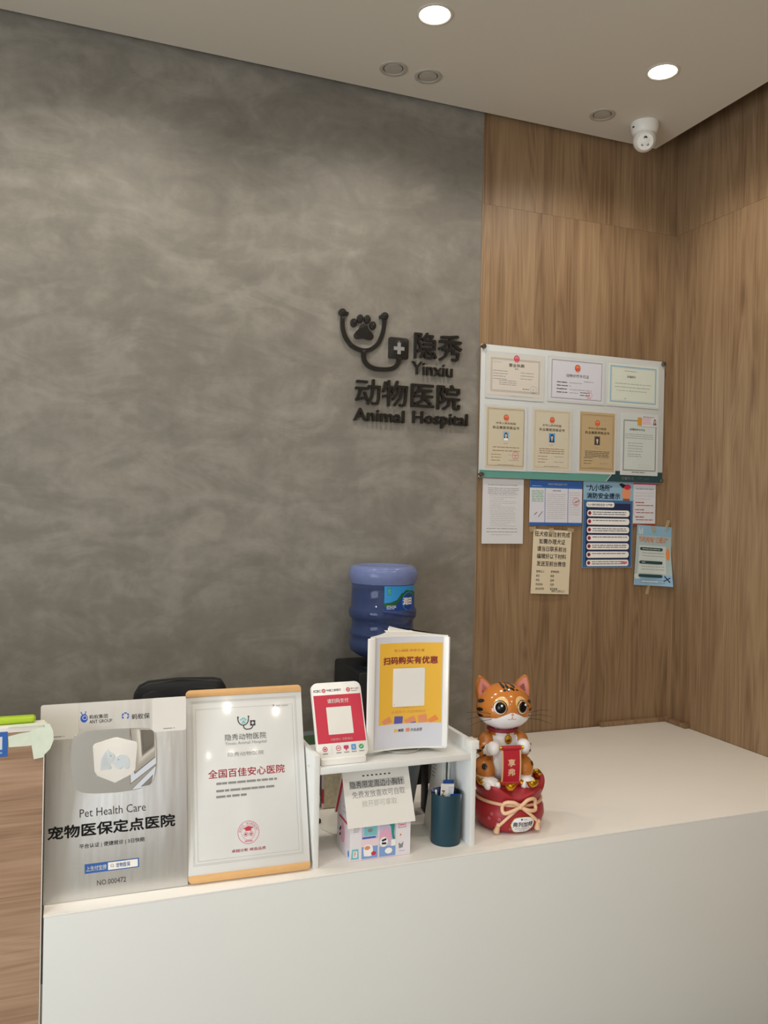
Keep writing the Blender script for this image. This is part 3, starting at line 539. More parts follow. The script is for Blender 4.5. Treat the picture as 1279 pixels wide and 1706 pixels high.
mo = [(p.x, p.z) for p in spline([(x, 0, z) for x, z in ((0, .272), (.05, .2745), (.085, .283), (.099, .305), (.1055, .345), (.1065, .385), (.104, .418), (.095, .434), (.07, .4415), (0, .4445), (-.07, .444), (-.1, .437), (-.109, .418), (-.1135, .38), (-.1125, .34), (-.106, .304), (-.09, .283), (-.055, .275), (0, .272))], 5)[:-1]]
MB().prism(mo, -.0022, -.0002, 'mirror_steel', .0008).deform(PD).build('mirror_window', pq)
shd = MB().prism([(-.003, .299), (.040, .318), (.050, .330), (.0565, .398), (.054, .405), (.004, .4215), (-.004, .4215), (-.054, .408), (-.0585, .402), (-.0545, .334), (-.048, .322)], -.0125, -.0022, 'white_gloss', .002).deform(PD).build('shield_badge', pq)
mat('relief_white', 'd5dfe6', 0.3)
def sm(pts, n=5): return [(p.x, p.z) for p in spline([(x, 0, z) for x, z in pts + [pts[0]]], n)[:-1]]
MB().prism(sm([(-.039, .3385), (-.0385, .356), (-.035, .374), (-.0265, .384), (-.0205, .394), (-.017, .385), (-.008, .381), (-.0025, .371), (-.004, .3635), (-.012, .357), (-.0155, .350), (-.011, .3395), (-.025, .338)]), -.0142, -.0120, 'relief_white', .0008).deform(PD).build('cat_relief', shd)
MB().prism(sm([(-.0115, .355), (-.004, .361), (.0015, .369), (.012, .374), (.024, .371), (.0325, .360), (.0345, .345), (.031, .335), (.0235, .336), (.018, .343), (.0125, .335), (.004, .338), (-.004, .346)]), -.0142, -.0120, 'relief_white', .0008).deform(PD).build('dog_relief', shd)
MB().poly(circ(-.0125, .3725, .0016, n=10), -.0145, 'ink_grey').poly(circ(.0065, .361, .0016, n=10), -.0145, 'ink_grey').deform(PD).build('eye_dot', shd)
for (x0, x1, z0, z1) in ((-.200, -.1030, .415, .5092), (.0915, .1842, .4155, .5092)):
    b = MB().prism(rr(x0, x1, z0, z1, .006, 4), -.0010, -.0002, 'white_paper'); b.lines(x0 + .03, x0 + .062, z0 + .008, z0 + .008, 1, -.0013, 'ink_grey', .0022, 5); lab(b.build('corner_sticker', pq), 'white sticker on a top corner')

# ------------------------------------------------------------------ framed award stand
mat('rail_wood', 'dcae74', 0.45, vscale=40, var=0.06)
mat('frame_acrylic', 'dfe0de', 0.12, var=0.01, coat=0.5)
fr = thing('award_frame', 'white award display leaning back with pale wood top and bottom rails', 'frame', (.4994, 2.2925, TZ + .0045), (R(-18.16), 0, R(-1.72)))
MB().box(-.1728, .1728, -.001, .008, .008, .517, 'frame_acrylic', .001).build('acrylic_panel', fr)
MB().prism([(-.1725, .505)] + [(.1725, .505)] + [(.1725 - .012 + .012 * math.cos(R(a)), .5128 + .012 * math.sin(R(a))) for a in range(0, 91, 15)] + [(-.1725 + .012 - .012 * math.cos(R(a)), .5128 + .012 * math.sin(R(a))) for a in range(90, -1, -15)], -.005, .012, 'rail_wood', .001).build('top_rail', fr)
MB().prism([(-.1725 + .012 - .012 * math.cos(R(a)), .012 - .012 * math.sin(R(a))) for a in range(0, 91, 15)] + [(.1725 - .012 + .012 * math.cos(R(a)), .012 - .012 * math.sin(R(a))) for a in range(90, -1, -15)] + [(.1725, .0195), (-.1725, .0195)], -.005, .012, 'rail_wood', .001).build('bottom_rail', fr)
MB().box(-.05, .05, 0, .004, 0, .253, 'frame_acrylic', M=Matrix.Translation((0, .0080, .27)) @ Matrix.Rotation(R(180 + 31), 4, 'X')).build('easel_leg', fr)
pr = MB(); y = -.0015
for (a, b_, c, d) in ((-.1585, .1545, .0435, .492), (-.155, .151, .047, .4885), (-.146, .1425, .0545, .469)): pr.frame(a, b_, c, d, .0008, y, 'ink_lightgrey')
rb = lambda pts, w: [(p) for p in ribbon(pts, w)]
def mini_logo(b, ox, oz, s, y, m, m2):
    b.poly(ribbon([(ox + s * x, oz + s * z) for x, z in ((-.11, .09), (-.11, .05), (-.09, .0), (-.05, -.035), (-.01, -.04), (.035, -.025), (.07, .02), (.08, .09))], s * .018), y, m); b.poly(ribbon([(ox + s * x, oz + s * z) for x, z in ((-.01, -.04), (-.01, -.075), (.02, -.11), (.08, -.115), (.13, -.1), (.155, -.06))], s * .018), y, m)
    b.poly(circ(ox - s * .11, oz + s * .1, s * .016, n=10), y, m); b.poly(circ(ox + s * .08, oz + s * .105, s * .016, n=10), y, m); b.rect(ox + s * .105, ox + s * .2, oz - s * .06, oz + s * .035, y, m)
    b.rect(ox + s * .145, ox + s * .16, oz - s * .04, oz + s * .015, y - .0003, 'ink_white').rect(ox + s * .125, ox + s * .18, oz - s * .02, oz - s * .005, y - .0003, 'ink_white')
    for x, z in ((-.058, .055), (-.03, .075), (.003, .075), (.03, .052)): b.poly(circ(ox + s * x, oz + s * z, s * .014, s * .018, 10), y, m2)
    b.poly(sm([(ox + s * x, oz + s * z) for x, z in ((-.014, .05), (-.04, .015), (-.05, -.005), (-.014, -.01), (.025, -.008), (.018, .015))], 3), y, m2)
mini_logo(pr, -.0045, .4225, .165, y, 'ink_dark', 'ink_cyan')
pr.text('隐秀动物医院', -.0622, .0595, .3742, .3925, y, 'ink_dark', 0).text('Yinxiu Animal Hospital', -.0628, .0598, .3590, .3705, y, 'ink_grey', 0).text('隐秀动物医院', -.0550, .0503, .3288, .3405, y, 'ink_grey', 0)
pr.text('全国百佳安心医院', -.1131, .1106, .2718, .2962, y, 'ink_red', .012)
pr.lines(-.0905, .0866, .2566, .2566, 1, y, 'ink_grey', .006, 201).lines(-.091, .084, .2365, .2365, 1, y, 'ink_grey', .006, 202).lines(-.0917, -.004, .2205, .2205, 1, y, 'ink_grey', .006, 203)
pr.ring(-.0030, .1174, .0295, .0312, y, 'ink_pink', 40).ring(-.0030, .1174, .0195, .0204, y, 'ink_pink', 36)
for i, ch in enumerate('DOCS ACADEMY'):
    if ch == ' ': continue
    a = R(170 - i * 14.5); cx, cz = -.003 + .0248 * math.cos(a), .1174 + .0248 * math.sin(a); vv, ff = text_geo(ch, .01, 0.0); k = .0075; ca, sa = math.cos(a - PI / 2), math.sin(a - PI / 2)
    pr.add([(cx + k * ((v[0] - .3) * ca - (v[1] - .35) * sa), y, cz + k * ((v[0] - .3) * sa + (v[1] - .35) * ca)) for v in vv], ff, 'ink_pink')
pr.poly([(-.019, .128), (-.003, .1235), (.0125, .1295), (-.003, .1345)], y - .0003, 'ink_red').rect(-.0115, .0055, .1215, .1255, y - .0002, 'ink_red')
for s in (-1, 1): pr.ring(-.003 + s * .0075, .1125, .0048, .0064, y - .0003, 'ink_pink', 20); pr.poly(circ(-.003 + s * .0075, .1125, .0025, n=10), y - .0003, 'ink_maroon')
pr.lines(-.014, .008, .094, .094, 1, y, 'ink_pink', .004, 205); pr.text('卓越诊断 缔造品质', -.052, .0452, .0672, .0757, y, 'ink_red', .01)
pr.text('>', .083, .088, .464, .471, y, 'ink_dark', .02).lines(.092, .13, .4655, .4655, 1, y, 'ink_lightgrey', .003, 206)
pr.build('printed_face', fr)

# ------------------------------------------------------------------ desktop shelf
SX0, SX1, SY0, SY1 = .680, 1.2055, 2.2935, 2.535
ZB = TZ + .2895
sh = thing('desk_shelf', 'small white two-sided desktop shelf standing on the counter edge', 'shelf', ((SX0 + SX1) / 2, SY0, TZ))
o = (SX0 + SX1) / 2
MB().box(SX0 - o, SX0 + .017 - o, 0, SY1 - SY0, 0, .3275, 'white_laminate', .001).build('side_panel', sh)
MB().box(SX1 - .017 - o, SX1 - o, 0, SY1 - SY0, 0, .3275, 'white_laminate', .001).build('side_panel', sh)
MB().box(SX0 + .017 - o, SX1 - .017 - o, .002, SY1 - SY0, .2705, .2895, 'white_laminate', .001).build('shelf_board', sh)
MB().box(SX1 - .019 - o, SX1 + .009 - o, -.0015, .05, .303, .329, 'white_plastic', .001).build('corner_cap', sh)
MB().lathe([(0, .0008), (.0035, .0008), (.004, 0)], 'ink_lightgrey', 14, M=Matrix.Translation((SX0 - o, .06, .282)) @ Matrix.Rotation(R(-90), 4, 'Y')).build('screw_cap', sh)

# payment stand
ps = thing('payment_stand', 'red and white payment code stand tilted back on the left of the shelf', 'stand', (.778, 2.320, ZB))
MB().box(-.071, .069, -.008, .105, 0, .0205, 'white_gloss', .004).build('base', ps)
pl = MB().prism(rr(-.079, .079, 0, .225, .018), 0, .014, 'white_gloss', .002); pf = pl.build('face_plate', ps, (0, .0, .0185), (R(-24.3), 0, R(.3)))
b = MB(); y = -.0004; s = 1.0155
b.rect(-.0755, .0755, .0437, .187, y, 'ink_red').poly(rr(-.0392, .0398, .0685, .150, .001, 1), y - .0003, 'white_paper')
b.text('ICBC', -.0735, -.050, .1965, .2042, y, 'ink_black', .02).text('中国工商银行', -.033, .0145, .1975, .2047, y, 'ink_black', .012).ring(-.0415, .2005, .0035, .0062, y, 'ink_red', 20).rect(-.043, -.040, .1985, .2025, y, 'ink_red')
b.ring(.037, .2003, .004, .0068, y, 'ink_red', 20).poly(circ(.037, .2003, .0025, n=12), y, 'ink_red').text('数字人民币', .046, .0715, .200, .2055, y, 'ink_red', .01).lines(.046, .066, .196, .196, 1, y, 'ink_grey', .002, 1).rect(.0235, .0242, .194, .207, y, 'ink_lightgrey')
b.text('请扫码支付', -.0338, .0345, .1615, .1752, y - .0003, 'ink_white', .02).text('付款放心 收款省心', -.035, .034, .0508, .0580, y - .0003, 'ink_palepink', .008)
for x, m in ((-.0555, 'ink_red'), (-.0136, 'ink_red'), (.0107, 'ink_magenta'), (.0342, 'ink_sky'), (.0584, 'ink_green')):
    if m == 'ink_sky': b.poly(rr(x - .0075, x + .0075, .0195, .0358, .002, 3), y, m); b.text('支', x - .005, x + .005, .0225, .033, y - .0003, 'ink_white', .02)
    elif m == 'ink_magenta': b.poly(rr(x - .008, x + .008, .024, .0345, .003, 3), y, m); b.rect(x - .002, x + .002, .019, .025, y, m)
    elif x < -.05: b.ring(x, .0278, .0052, .0076, y, m, 20).poly(circ(x, .0278, .0032, n=12), y, m)
    elif m == 'ink_red': b.ring(x, .0278, .0062, .008, y, m, 24).rect(x - .004, x + .004, .0265, .029, y, m)
    else: b.poly(circ(x, .0278, .008, .007), y, m); b.line(x - .0035, .028, x - .001, .0255, .0016, y - .0003, 'ink_white').line(x - .001, .0255, x + .004, .0305, .0016, y - .0003, 'ink_white')
    b.lines(x - .008, x + .008, .0145, .0145, 1, y, 'ink_grey', .0028, 9)
b.rect(-.0345, -.0339, .012, .036, y, 'ink_lightgrey'); b.build('printed_face', pf)

# rotating three-sided display
ts = thing('rotating_display', 'white three-sided rotating display with yellow poster on the right of the shelf', 'display stand', (.998, 2.415, ZB), (0, 0, R(-4.1)))
mat('acrylic_base', 'c9c6c0', 0.08, trans=0.35, var=0, ior=1.3)
MB().lathe([(0, 0), (.062, 0), (.064, .003), (.062, .007), (.03, .009), (.025, .0135), (0, .0135)], 'acrylic_base', 48).build('turntable', ts)
HW, SAG, D0 = .1265, .021, -.073        # half width, concavity and distance of the front face from the axis
def face(u): return D0 + SAG * (1 - (u / HW) ** 2)
plan = []
for k in range(3):
    c_, s_ = math.cos(2 * PI * k / 3), math.sin(2 * PI * k / 3)
    for i in range(15):
        u = -HW + 2 * HW * i / 14; yv = face(u); plan.append((u * c_ - yv * s_, u * s_ + yv * c_))
n = len(plan)
def tri_prism(z0, z1, sc_, m):
    b = MB(); v = [(x * sc_, y_ * sc_, z0) for x, y_ in plan] + [(x * sc_, y_ * sc_, z1) for x, y_ in plan]
    b.add(v, [tuple(range(n))[::-1], tuple(range(n, 2 * n))] + [(i, (i + 1) % n, n + (i + 1) % n, n + i) for i in range(n)], m); return b
tri_prism(.016, .366, .985, 'white_plastic').build('body', ts)
tri_prism(.0135, .0185, 1.0, 'white_plastic').build('bottom_plate', ts)
tp_ = tri_prism(.3635, .3680, 1.0, 'white_plastic'); tp_.build('top_plate', ts)
for k in range(3):
    a = 2 * PI * k / 3; c_, s_ = math.cos(a), math.sin(a); u, yv = -HW + .002, D0 + .001
    MB().box(-.008, .016, -.004, .006, .0185, .3635, 'white_gloss', .003, M=Matrix.Rotation(a, 4, 'Z') @ Matrix.Translation((-HW + .001, D0 + .001, 0)) @ Matrix.Rotation(R(12), 4, 'Z')).build('corner_strip', ts)
b = MB(); b.grid(-.112, .117, .020, .362, 0, 'paper_blue', 20, 4).grid(-.0925, .1105, .0935, .3445, -.0005, 'ink_yellow', 20, 4); y = -.001; z0 = .0145
b.text('可心消费 单单立减', -.045, .0545, z0 + .3020, z0 + .3105, y, 'ink_peach', .004).text('扫码购买有优惠', -.081, .0970, z0 + .2635, z0 + .2878, y, 'ink_maroon', .04)
b.poly(rr(-.047, .057, z0 + .132, z0 + .2515, .004, 3), y, 'white_paper').poly(rr(-.0122, .0222, z0 + .180, z0 + .2158, .004, 3), y - .0004, 'ink_yellow').text('美团', -.008, .0185, z0 + .1905, z0 + .2045, y - .0008, 'ink_dark', .03).lines(-.042, .052, z0 + .1395, z0 + .1395, 1, y - .0004, 'ink_gold', .003, 4)
b.text('快速享卡 代金券购买', -.0505, .0624, z0 + .1108, z0 + .1200, y, 'ink_peach', 0)
for x, z, w_, h_, m, a in ((-.065, .088, .03, .02, 'ink_peach', .5), (-.026, .089, .028, .026, 'ink_violet', -.06), (.012, .086, .035, .02, 'ink_peach', .4), (.052, .092, .028, .024, 'ink_peach', .15), (.085, .088, .03, .018, 'ink_orange', .6), (.022, .0835, .018, .008, 'ink_violet', 0)):
    pts = [(x + (p * math.cos(a) - q_ * math.sin(a)), z0 + z + (p * math.sin(a) + q_ * math.cos(a))) for p, q_ in ((-w_ / 2, -h_ / 2), (w_ / 2, -h_ / 2), (w_ / 2, h_ / 2), (-w_ / 2, h_ / 2))]
    b.poly([(p, max(q_, z0 + .0795)) for p, q_ in pts], y, m)
b.poly(rr(-.040, -.030, z0 + .0535, z0 + .0625, .002, 2), y, 'ink_yellow').text('美团', -.0265, -.009, z0 + .0535, z0 + .0625, y, 'ink_dark', .02).poly(rr(-.001, .0115, z0 + .0525, z0 + .064, .003, 3), y, 'ink_peach').text('大众点评', .0145, .0515, z0 + .053, z0 + .0635, y, 'ink_dark', .01)
b.deform(lambda x, yy, z: (x, face(x) * .985 - .0012 + yy, z)); b.build('poster_sheet', ts)
b = MB().box(-.045, .045, -.02, .025, .3684, .3688, 'white_paper', M=Matrix.Translation((-.005, .02, 0)) @ Matrix.Rotation(R(-8), 4, 'Z')); lab(b.build('top_sticker', ts), 'white sticker on the top')

# ------------------------------------------------------------------ pin box shaped like a house
hb = thing('pin_box', 'paper house-shaped gift box with white roof under the shelf', 'box', (.893, 2.3015, TZ), (0, 0, R(-.6)))
HWD, HDP, HH, HR = .0965, .128, .112, .250
v = [(-HWD, 0, 0), (HWD, 0, 0), (HWD, HDP, 0), (-HWD, HDP, 0), (-HWD, 0, HH), (HWD, 0, HH), (HWD, HDP, HH), (-HWD, HDP, HH), (-HWD, HDP / 2, HR), (HWD, HDP / 2, HR)]
mat('box_card', 'e3dfe4', 0.5, var=0.02)
MB().add(v, [(0, 1, 5, 4), (1, 2, 6, 9, 5), (2, 3, 7, 6), (3, 0, 4, 8, 7), (3, 2, 1, 0), (4, 5, 9, 8), (6, 7, 8, 9)], 'box_card').build('walls', hb)
SL = math.atan2(HR - HH, HDP / 2); RL = math.hypot(HR - HH, HDP / 2) + .012
rf = MB().box(-HWD - .010, HWD + .013, -.0012, 0, 0, RL, 'white_paper'); fl = rf.build('roof_flap', hb, (0, -.0066, HH - .0105), (R(-(90 - math.degrees(SL))), 0, 0))
pr = MB(); y = -.0016
pr.rect(-.088, .090, RL - .054, RL - .031, y, 'ink_lightgrey').text('隐秀限定周边小胸针', -.085, .086, RL - .0525, RL - .0325, y - .0003, 'ink_dark', .004).text('免费发放喜欢可自取', -.082, .088, RL - .081, RL - .061, y, 'ink_grey', 0).text('掀开即可拿取', -.054, .058, RL - .108, RL - .089, y, 'ink_lightgrey', 0)
for k in range(7): pr.poly(circ(-.04 + k * .014, RL - .018, .004, .0022, 10), y, 'ink_dark')
pr.build('printed_text', fl)
MB().box(-HWD - .008, HWD + .008, 0, .0012, 0, RL, 'white_paper').build('back_flap', hb, (0, HDP + .0058, HH - .0105), (R(90 - math.degrees(SL)), 0, 0))
pr = MB(); y = -.0006
pr.rect(-HWD, HWD, 0, .0012, y, 'ink_softpink').rect(-.061, -.008, .004, .108, y, 'ink_palepink').rect(-.005, .049, .004, .109, y, 'ink_palepink')
pr.rect(-.060, -.009, .004, .04, y - .0003, 'ink_royal').rect(-.060, -.009, .062, .108, y - .0003, 'ink_lilac').rect(-.053, -.013, .073, .103, y - .0006, 'ink_cyan').rect(-.058, -.016, .064, .069, y - .0006, 'ink_blue').poly(circ(-.034, .088, .008, .006), y - .0009, 'ink_grey')
pr.poly(sm([(-.052, .012), (-.028, .012), (-.024, .03), (-.03, .044), (-.05, .044), (-.054, .03)]), y - .0006, 'ink_white').poly(circ(-.042, .036, .009, .006), y - .0009, 'ink_peach').poly(circ(-.022, .018, .008, .006), y - .0009, 'ink_red')
pr.rect(-.004, .048, .004, .034, y - .0003, 'ink_royal').rect(-.004, .048, .034, .108, y - .0003, 'ink_lilac').poly(sm([(-.003, .05), (.034, .05), (.034, .07), (.024, .086), (.008, .086), (-.003, .072)]), y - .0006, 'ink_softpink').poly(sm([(.026, .1), (.036, .106), (.044, .098), (.043, .07), (.046, .055), (.038, .056), (.034, .078), (.032, .092)]), y - .0009, 'ink_leaf')
pr.poly(circ(.01, .048, .013, .015), y - .0009, 'ink_white').line(.004, .052, .018, .056, .006, y - .0012, 'ink_black').line(.004, .044, .018, .043, .006, y - .0012, 'ink_black').poly(circ(.026, .02, .012, .009), y - .0009, 'ink_white').rect(.034, .048, .033, .052, y - .0008, 'ink_white')
pr.frame(.057, .081, .084, .103, .0018, y, 'ink_pink').lines(.061, .077, .093, .093, 1, y, 'ink_pink', .004, 3).rect(.062, .067, .06, .066, y, 'ink_orange').poly([(.058, .04), (.066, .034), (.074, .042), (.072, .024), (.06, .022)], y, 'ink_grey').lines(.06, .08, .014, .014, 1, y, 'ink_lilac', .003, 2)
pr.lines(-.086, -.068, .088, .098, 3, y, 'ink_lightgrey', .0026, 8).poly([(-.093, .006), (-.068, .006), (-.07, .036), (-.09, .036)], y, 'ink_cyan').rect(-.086, -.074, .012, .03, y - .0003, 'ink_white').lines(-.084, -.077, .017, .026, 3, y - .0006, 'ink_red', .0022, 9)
pr.build('front_print', hb)
pr = MB(); pr.rect(.006, HDP - .02, .100, .108, 0, 'ink_red').rect(.02, HDP - .03, .03, .095, 0, 'ink_palepink').poly(circ(.07, .062, .02, .03), -.0003, 'ink_softpink').line(.085, .075, .1, .06, .008, -.0006, 'ink_black').line(.088, .055, .1, .045, .008, -.0006, 'ink_black').lines(.03, .07, .13, .145, 2, 0, 'ink_grey', .002, 4).poly(circ(.012, .02, .007, .01), -.0003, 'ink_sky')
pr.deform(lambda x, y_, z: (-HWD - .0006 + y_, x, z)); pr.f = [f[::-1] for f in pr.f]; pr.build('gable_print', hb)
mat('box_red', 'b52f3f', 0.5)
MB().tube([(-HWD - .003, HDP * .55, .225), (-HWD - .003, HDP * .92, .135), (-HWD - .003, HDP + .008, .104)], .0035, 'box_red').build('red_ribbon', hb)

# ------------------------------------------------------------------ cup with packets and other things under / behind the shelf
mat('cup_blue', '1c3f4c', 0.45)
CX, CY = 1.134, 2.354
cu = tag(MB().lathe([(0, 0), (.046, 0), (.0475, .003), (.0475, .158), (.0455, .158), (.0455, .006), (0, .006)], 'cup_blue', 48).build('pen_cup', None, (CX, CY, TZ)), 'dark teal cylindrical cup holding packets under the shelf', 'cup')
mat('packet_blue', '1d4a94', 0.3); mat('packet_navy', '1a2a55', 0.3)
def packet(label, dx, dy, rx, ry, rz, w, h, m, z0, fn=None, t=.008):
    th = thing('snack_packet', label, 'packet', (CX + dx, CY + dy, TZ + z0), (R(rx), R(ry), R(rz)), group='packets standing in the teal cup')
    b = MB(); b.grid(-w / 2, w / 2, 0, h, 0, m, 8, 10); k = len(b.v); b.grid(-w / 2, w / 2, 0, h, 0, m, 8, 10); b.f[-80:] = [f[::-1] for f in b.f[-80:]]
    for i, (x, y_, z) in enumerate(b.v):
        q_ = max(0, 1 - (2 * x / w) ** 2) * max(0, 1 - (2 * z / h - 1) ** 4); b.v[i] = (x, (-1 if i < k else 1) * t / 2 * q_ ** .6, z)
    b.build('pouch', th)
    if fn: p = MB(); fn(p); p.build('printed_label', th)
    return th
def pl1(p):
    p.rect(-.0205, .0205, .0, .094, -.0046, 'white_paper')
    vv, ff = text_geo('IN', .03, 0.0); p.add([(-.010 - v[1] * .014, -.005, .05 + v[0] * .026) for v in vv], [f for f in ff], 'ink_brown'); p.lines(.002, .018, .06, .085, 6, -.005, 'sky_blue', .0018, 12)
packet('white snack packet with brown letters in the teal cup', -.008, -.012, -4, 5, -4, .044, .095, 'white_paper', .09, pl1)
packet('bright blue packet with a pale stripe at the front of the teal cup', .016, -.026, 2, 4, 4, .044, .07, 'packet_blue', .088, lambda p: p.rect(.012, .016, .01, .068, -.0049, 'ink_white'))
packet('tall blue packet with pale print at the back right of the teal cup', .008, .014, -4, 6, 6, .04, .105, 'packet_blue', .082, lambda p: p.rect(-.016, -.006, .06, .09, -.0049, 'sky_blue'))
packet('dark navy packet at the left side of the teal cup', -.027, .004, -3, -6, -25, .03, .085, 'packet_navy', .085, lambda p: p.rect(-.002, .004, .02, .08, -.0049, 'ink_white'))
packet('navy packet with white edge at the right side of the teal cup', .031, -.004, -4, 6, 60, .03, .085, 'packet_navy', .082, lambda p: p.rect(.006, .01, .02, .08, -.0049, 'ink_white'))
mat('clear_tube', 'dfe3e0', 0.1, trans=0.5, var=0, ior=1.2)
for i, (dx, ry) in enumerate(((-.006, 2), (.004, 4))):
    tag(MB().tube([(0, 0, .0), (0, 0, .175)], lambda t: .0028 + .0012 * t, 'clear_tube', 10).build('plastic_stirrer', None, (CX + dx + .008, CY + .018, TZ + .085), (R(-5), R(ry), 0)), 'clear plastic stirrer standing at the back of the teal cup, %s one' % ('left', 'right')[i], 'stirrer', 'clear stirrers in the teal cup')
mat('bin_grey', '7c8790', 0.5)
tag(MB().lathe([(0, 0), (.062, 0), (.065, .004), (.103, .245), (.106, .25), (.101, .25), (.060, .006), (0, .006)], 'bin_grey', 48).build('desk_bin', None, (1.055, 2.61, TZ)), 'grey tapered bin behind the house-shaped box', 'bin')
wc = thing('white_folder', 'white card folder leaning against the right side of the shelf', 'folder', (1.122, 2.462, TZ + .0005), (R(-8), 0, R(-90)))
b = MB().prism([(-.04, 0), (.045, 0), (.045, .2), (.03, .235), (-.02, .24), (-.04, .225)], 0, .008, 'white_paper', .001); b.build('cover', wc)
MB().lines(-.03, -.005, .17, .205, 4, -.0006, 'ink_grey', .003, 6).build('printed_lines', wc)
tag(MB().box(-.03, .03, -.006, .006, 0, .245, 'black_mat', .002).build('gap_shade', None, (1.178, 2.62, TZ), (0, R(1), R(80))), 'dark slab added as the shade in the gap behind the white card folder', 'folder')  # dark slab added as the shade in the gap beside the bin
mat('bag_green', '5d7a58', 0.5); mat('bag_yellow', 'c9b43a', 0.5); mat('bag_slate', '5e666a', 0.5); mat('bag_cream', 'cfc6ac', 0.55, vscale=70, var=0.4)
pb = thing('treat_carton', 'green and yellow carton standing behind the left of the shelf', 'carton', (.782, 2.745, TZ), (0, 0, R(6)))
MB().box(-.055, .055, 0, .05, 0, .26, 'bag_slate', .002).build('carton_body', pb)
for z0_, z1_, m_ in ((.20, .26, 'bag_green'), (.115, .20, 'bag_yellow'), (.03, .05, 'bag_yellow')): MB().rect(-.0545, .0545, z0_, z1_, -.0006, m_).build('printed_band', pb)
pb = thing('floral_pouch', 'cream mottled pouch with pink edge beside the green and yellow carton', 'pouch', (.878, 2.735, TZ), (0, 0, R(-4)))
MB().box(-.035, .04, 0, .045, 0, .255, 'bag_cream', .006).build('pouch_body', pb)
MB().box(-.037, -.031, -.002, .03, 0, .25, 'ink_palepink', .001).box(-.037, -.031, -.0025, .03, .02, .07, 'ink_red', .0005).build('side_strip', pb)
tag(MB().box(-.045, .045, -.03, .03, 0, .014, 'black_mat', .003).build('card_reader', None, (.752, 2.635, TZ), (0, 0, R(15))), 'small dark flat device lying behind the left shelf side', 'device')
tag(MB().box(-.07, .07, -.05, .05, 0, .003, 'white_paper').build('loose_papers', None, (.87, 2.55, TZ), (0, 0, R(20))), 'loose pale papers lying on the counter behind the house-shaped box', 'papers')

# ------------------------------------------------------------------ office chair behind the counter
ch = thing('office_chair', 'black office chair whose backrest top shows behind the plaque and award display', 'chair', (.385, 2.98, 0), (0, 0, R(-3)))
bkf = MB().prism([(-.155, .28)] + [(.155, .28)] + [(.163, .50), (.160, .545), (.147, .567), (.12, .574), (0, .577), (-.11, .571), (-.142, .556), (-.158, .53), (-.165, .49)], -.012, .028, 'black_plastic', .006)
bkf.deform(lambda x, y, z: (x, y - .35 * x * x + .03, z + .645)); bkf.build('backrest', ch)
pn = MB().prism([(-.14, .31), (.14, .31), (.147, .50), (.138, .535), (.11, .546), (0, .548), (-.10, .543), (-.132, .528), (-.147, .49)], -.016, -.010, 'black_mat', .002)
pn.deform(lambda x, y, z: (x, y - .35 * x * x + .03, z + .645)); pn.build('back_pad', ch)
MB().box(-.2, .2, -.02, .36, .44, .50, 'black_mat', .02).build('seat', ch, (0, -.36, 0))
MB().tube([(0, -.05, .43), (0, .07, .47), (0, .06, .70), (0, .045, .95)], .018, 'black_plastic').build('back_stem', ch)
MB().lathe([(0, .44), (.028, .44), (.028, .12), (0, .12)], 'black_plastic', 16, (0, -.18, 0)).build('gas_post', ch)
for k in range(5):
    a = 2 * PI * k / 5; MB().tube([(0, -.18, .12), (.15 * math.cos(a), -.18 + .15 * math.sin(a), .09), (.24 * math.cos(a), -.18 + .24 * math.sin(a), .07)], .018, 'black_plastic').ell((.24 * math.cos(a), -.18 + .24 * math.sin(a), .03), (.03, .03, .03), 'black_plastic', 14, 8).build('leg', ch)

# ------------------------------------------------------------------ water dispenser and bottle
WX, WY = 1.232, 3.205
wd = thing('water_dispenser', 'black water dispenser standing against the grey wall behind the shelf', 'water dispenser', (WX, WY, 0))
DZ = EYE - .650
MB().box(-.155, .155, -.155, .165, .02, DZ, 'black_plastic', .012).build('cabinet', wd)
MB().lathe([(.06, DZ - .004), (.06, DZ + .012), (.075, DZ + .012), (.12, DZ + .002), (.125, DZ - .01)], 'black_plastic', 32).build('bottle_seat', wd)
MB().box(-.11, .11, -.162, -.152, .9, 1.12, 'black_gloss', .004).build('front_panel', wd)
for s, m in ((-1, 'ink_red'), (1, 'ink_blue')): MB().box(s * .04 - .012, s * .04 + .012, -.185, -.16, 1.02, 1.05, m, .003).build('tap', wd)
for sx in (-1, 1):
    for sy in (-1, 1): MB().box(sx * .12 - .02, sx * .12 + .02, sy * .12 - .02, sy * .12 + .02, 0, .022, 'black_plastic').build('foot', wd)
mat('bottle_blue', '859edc', 0.06, trans=0.85, ior=1.3, var=0)
mat('water_blue', '263765', 0.03, trans=0.35, ior=1.2, var=0)
mat('bottle_top', '7f8dbd', 0.18, trans=0.25, ior=1.3, var=0.1, vscale=60)
mat('cap_white', 'b9d4e6', 0.3)
wb = thing('water_bottle', 'blue upturned water bottle with mountain label on the black dispenser', 'water bottle', (WX, WY, DZ))
Z = lambda z: z + .650
prof = [(.045, Z(-.632)), (.062, Z(-.626)), (.10, Z(-.612)), (.132, Z(-.590)), (.1385, Z(-.575)), (.1395, Z(-.557)), (.134, Z(-.545)), (.1325, Z(-.53)), (.138, Z(-.522)), (.1375, Z(-.515)), (.130, Z(-.50)), (.1285, Z(-.472)), (.131, Z(-.460)), (.1395, Z(-.452)), (.1415, Z(-.440)), (.1415, Z(-.425)), (.139, Z(-.416)), (.132, Z(-.411)), (.131, Z(-.34)), (.1315, Z(-.318)), (.134, Z(-.312))]
MB().lathe(prof, 'bottle_blue', 56).build('shell', wb, ang=60)
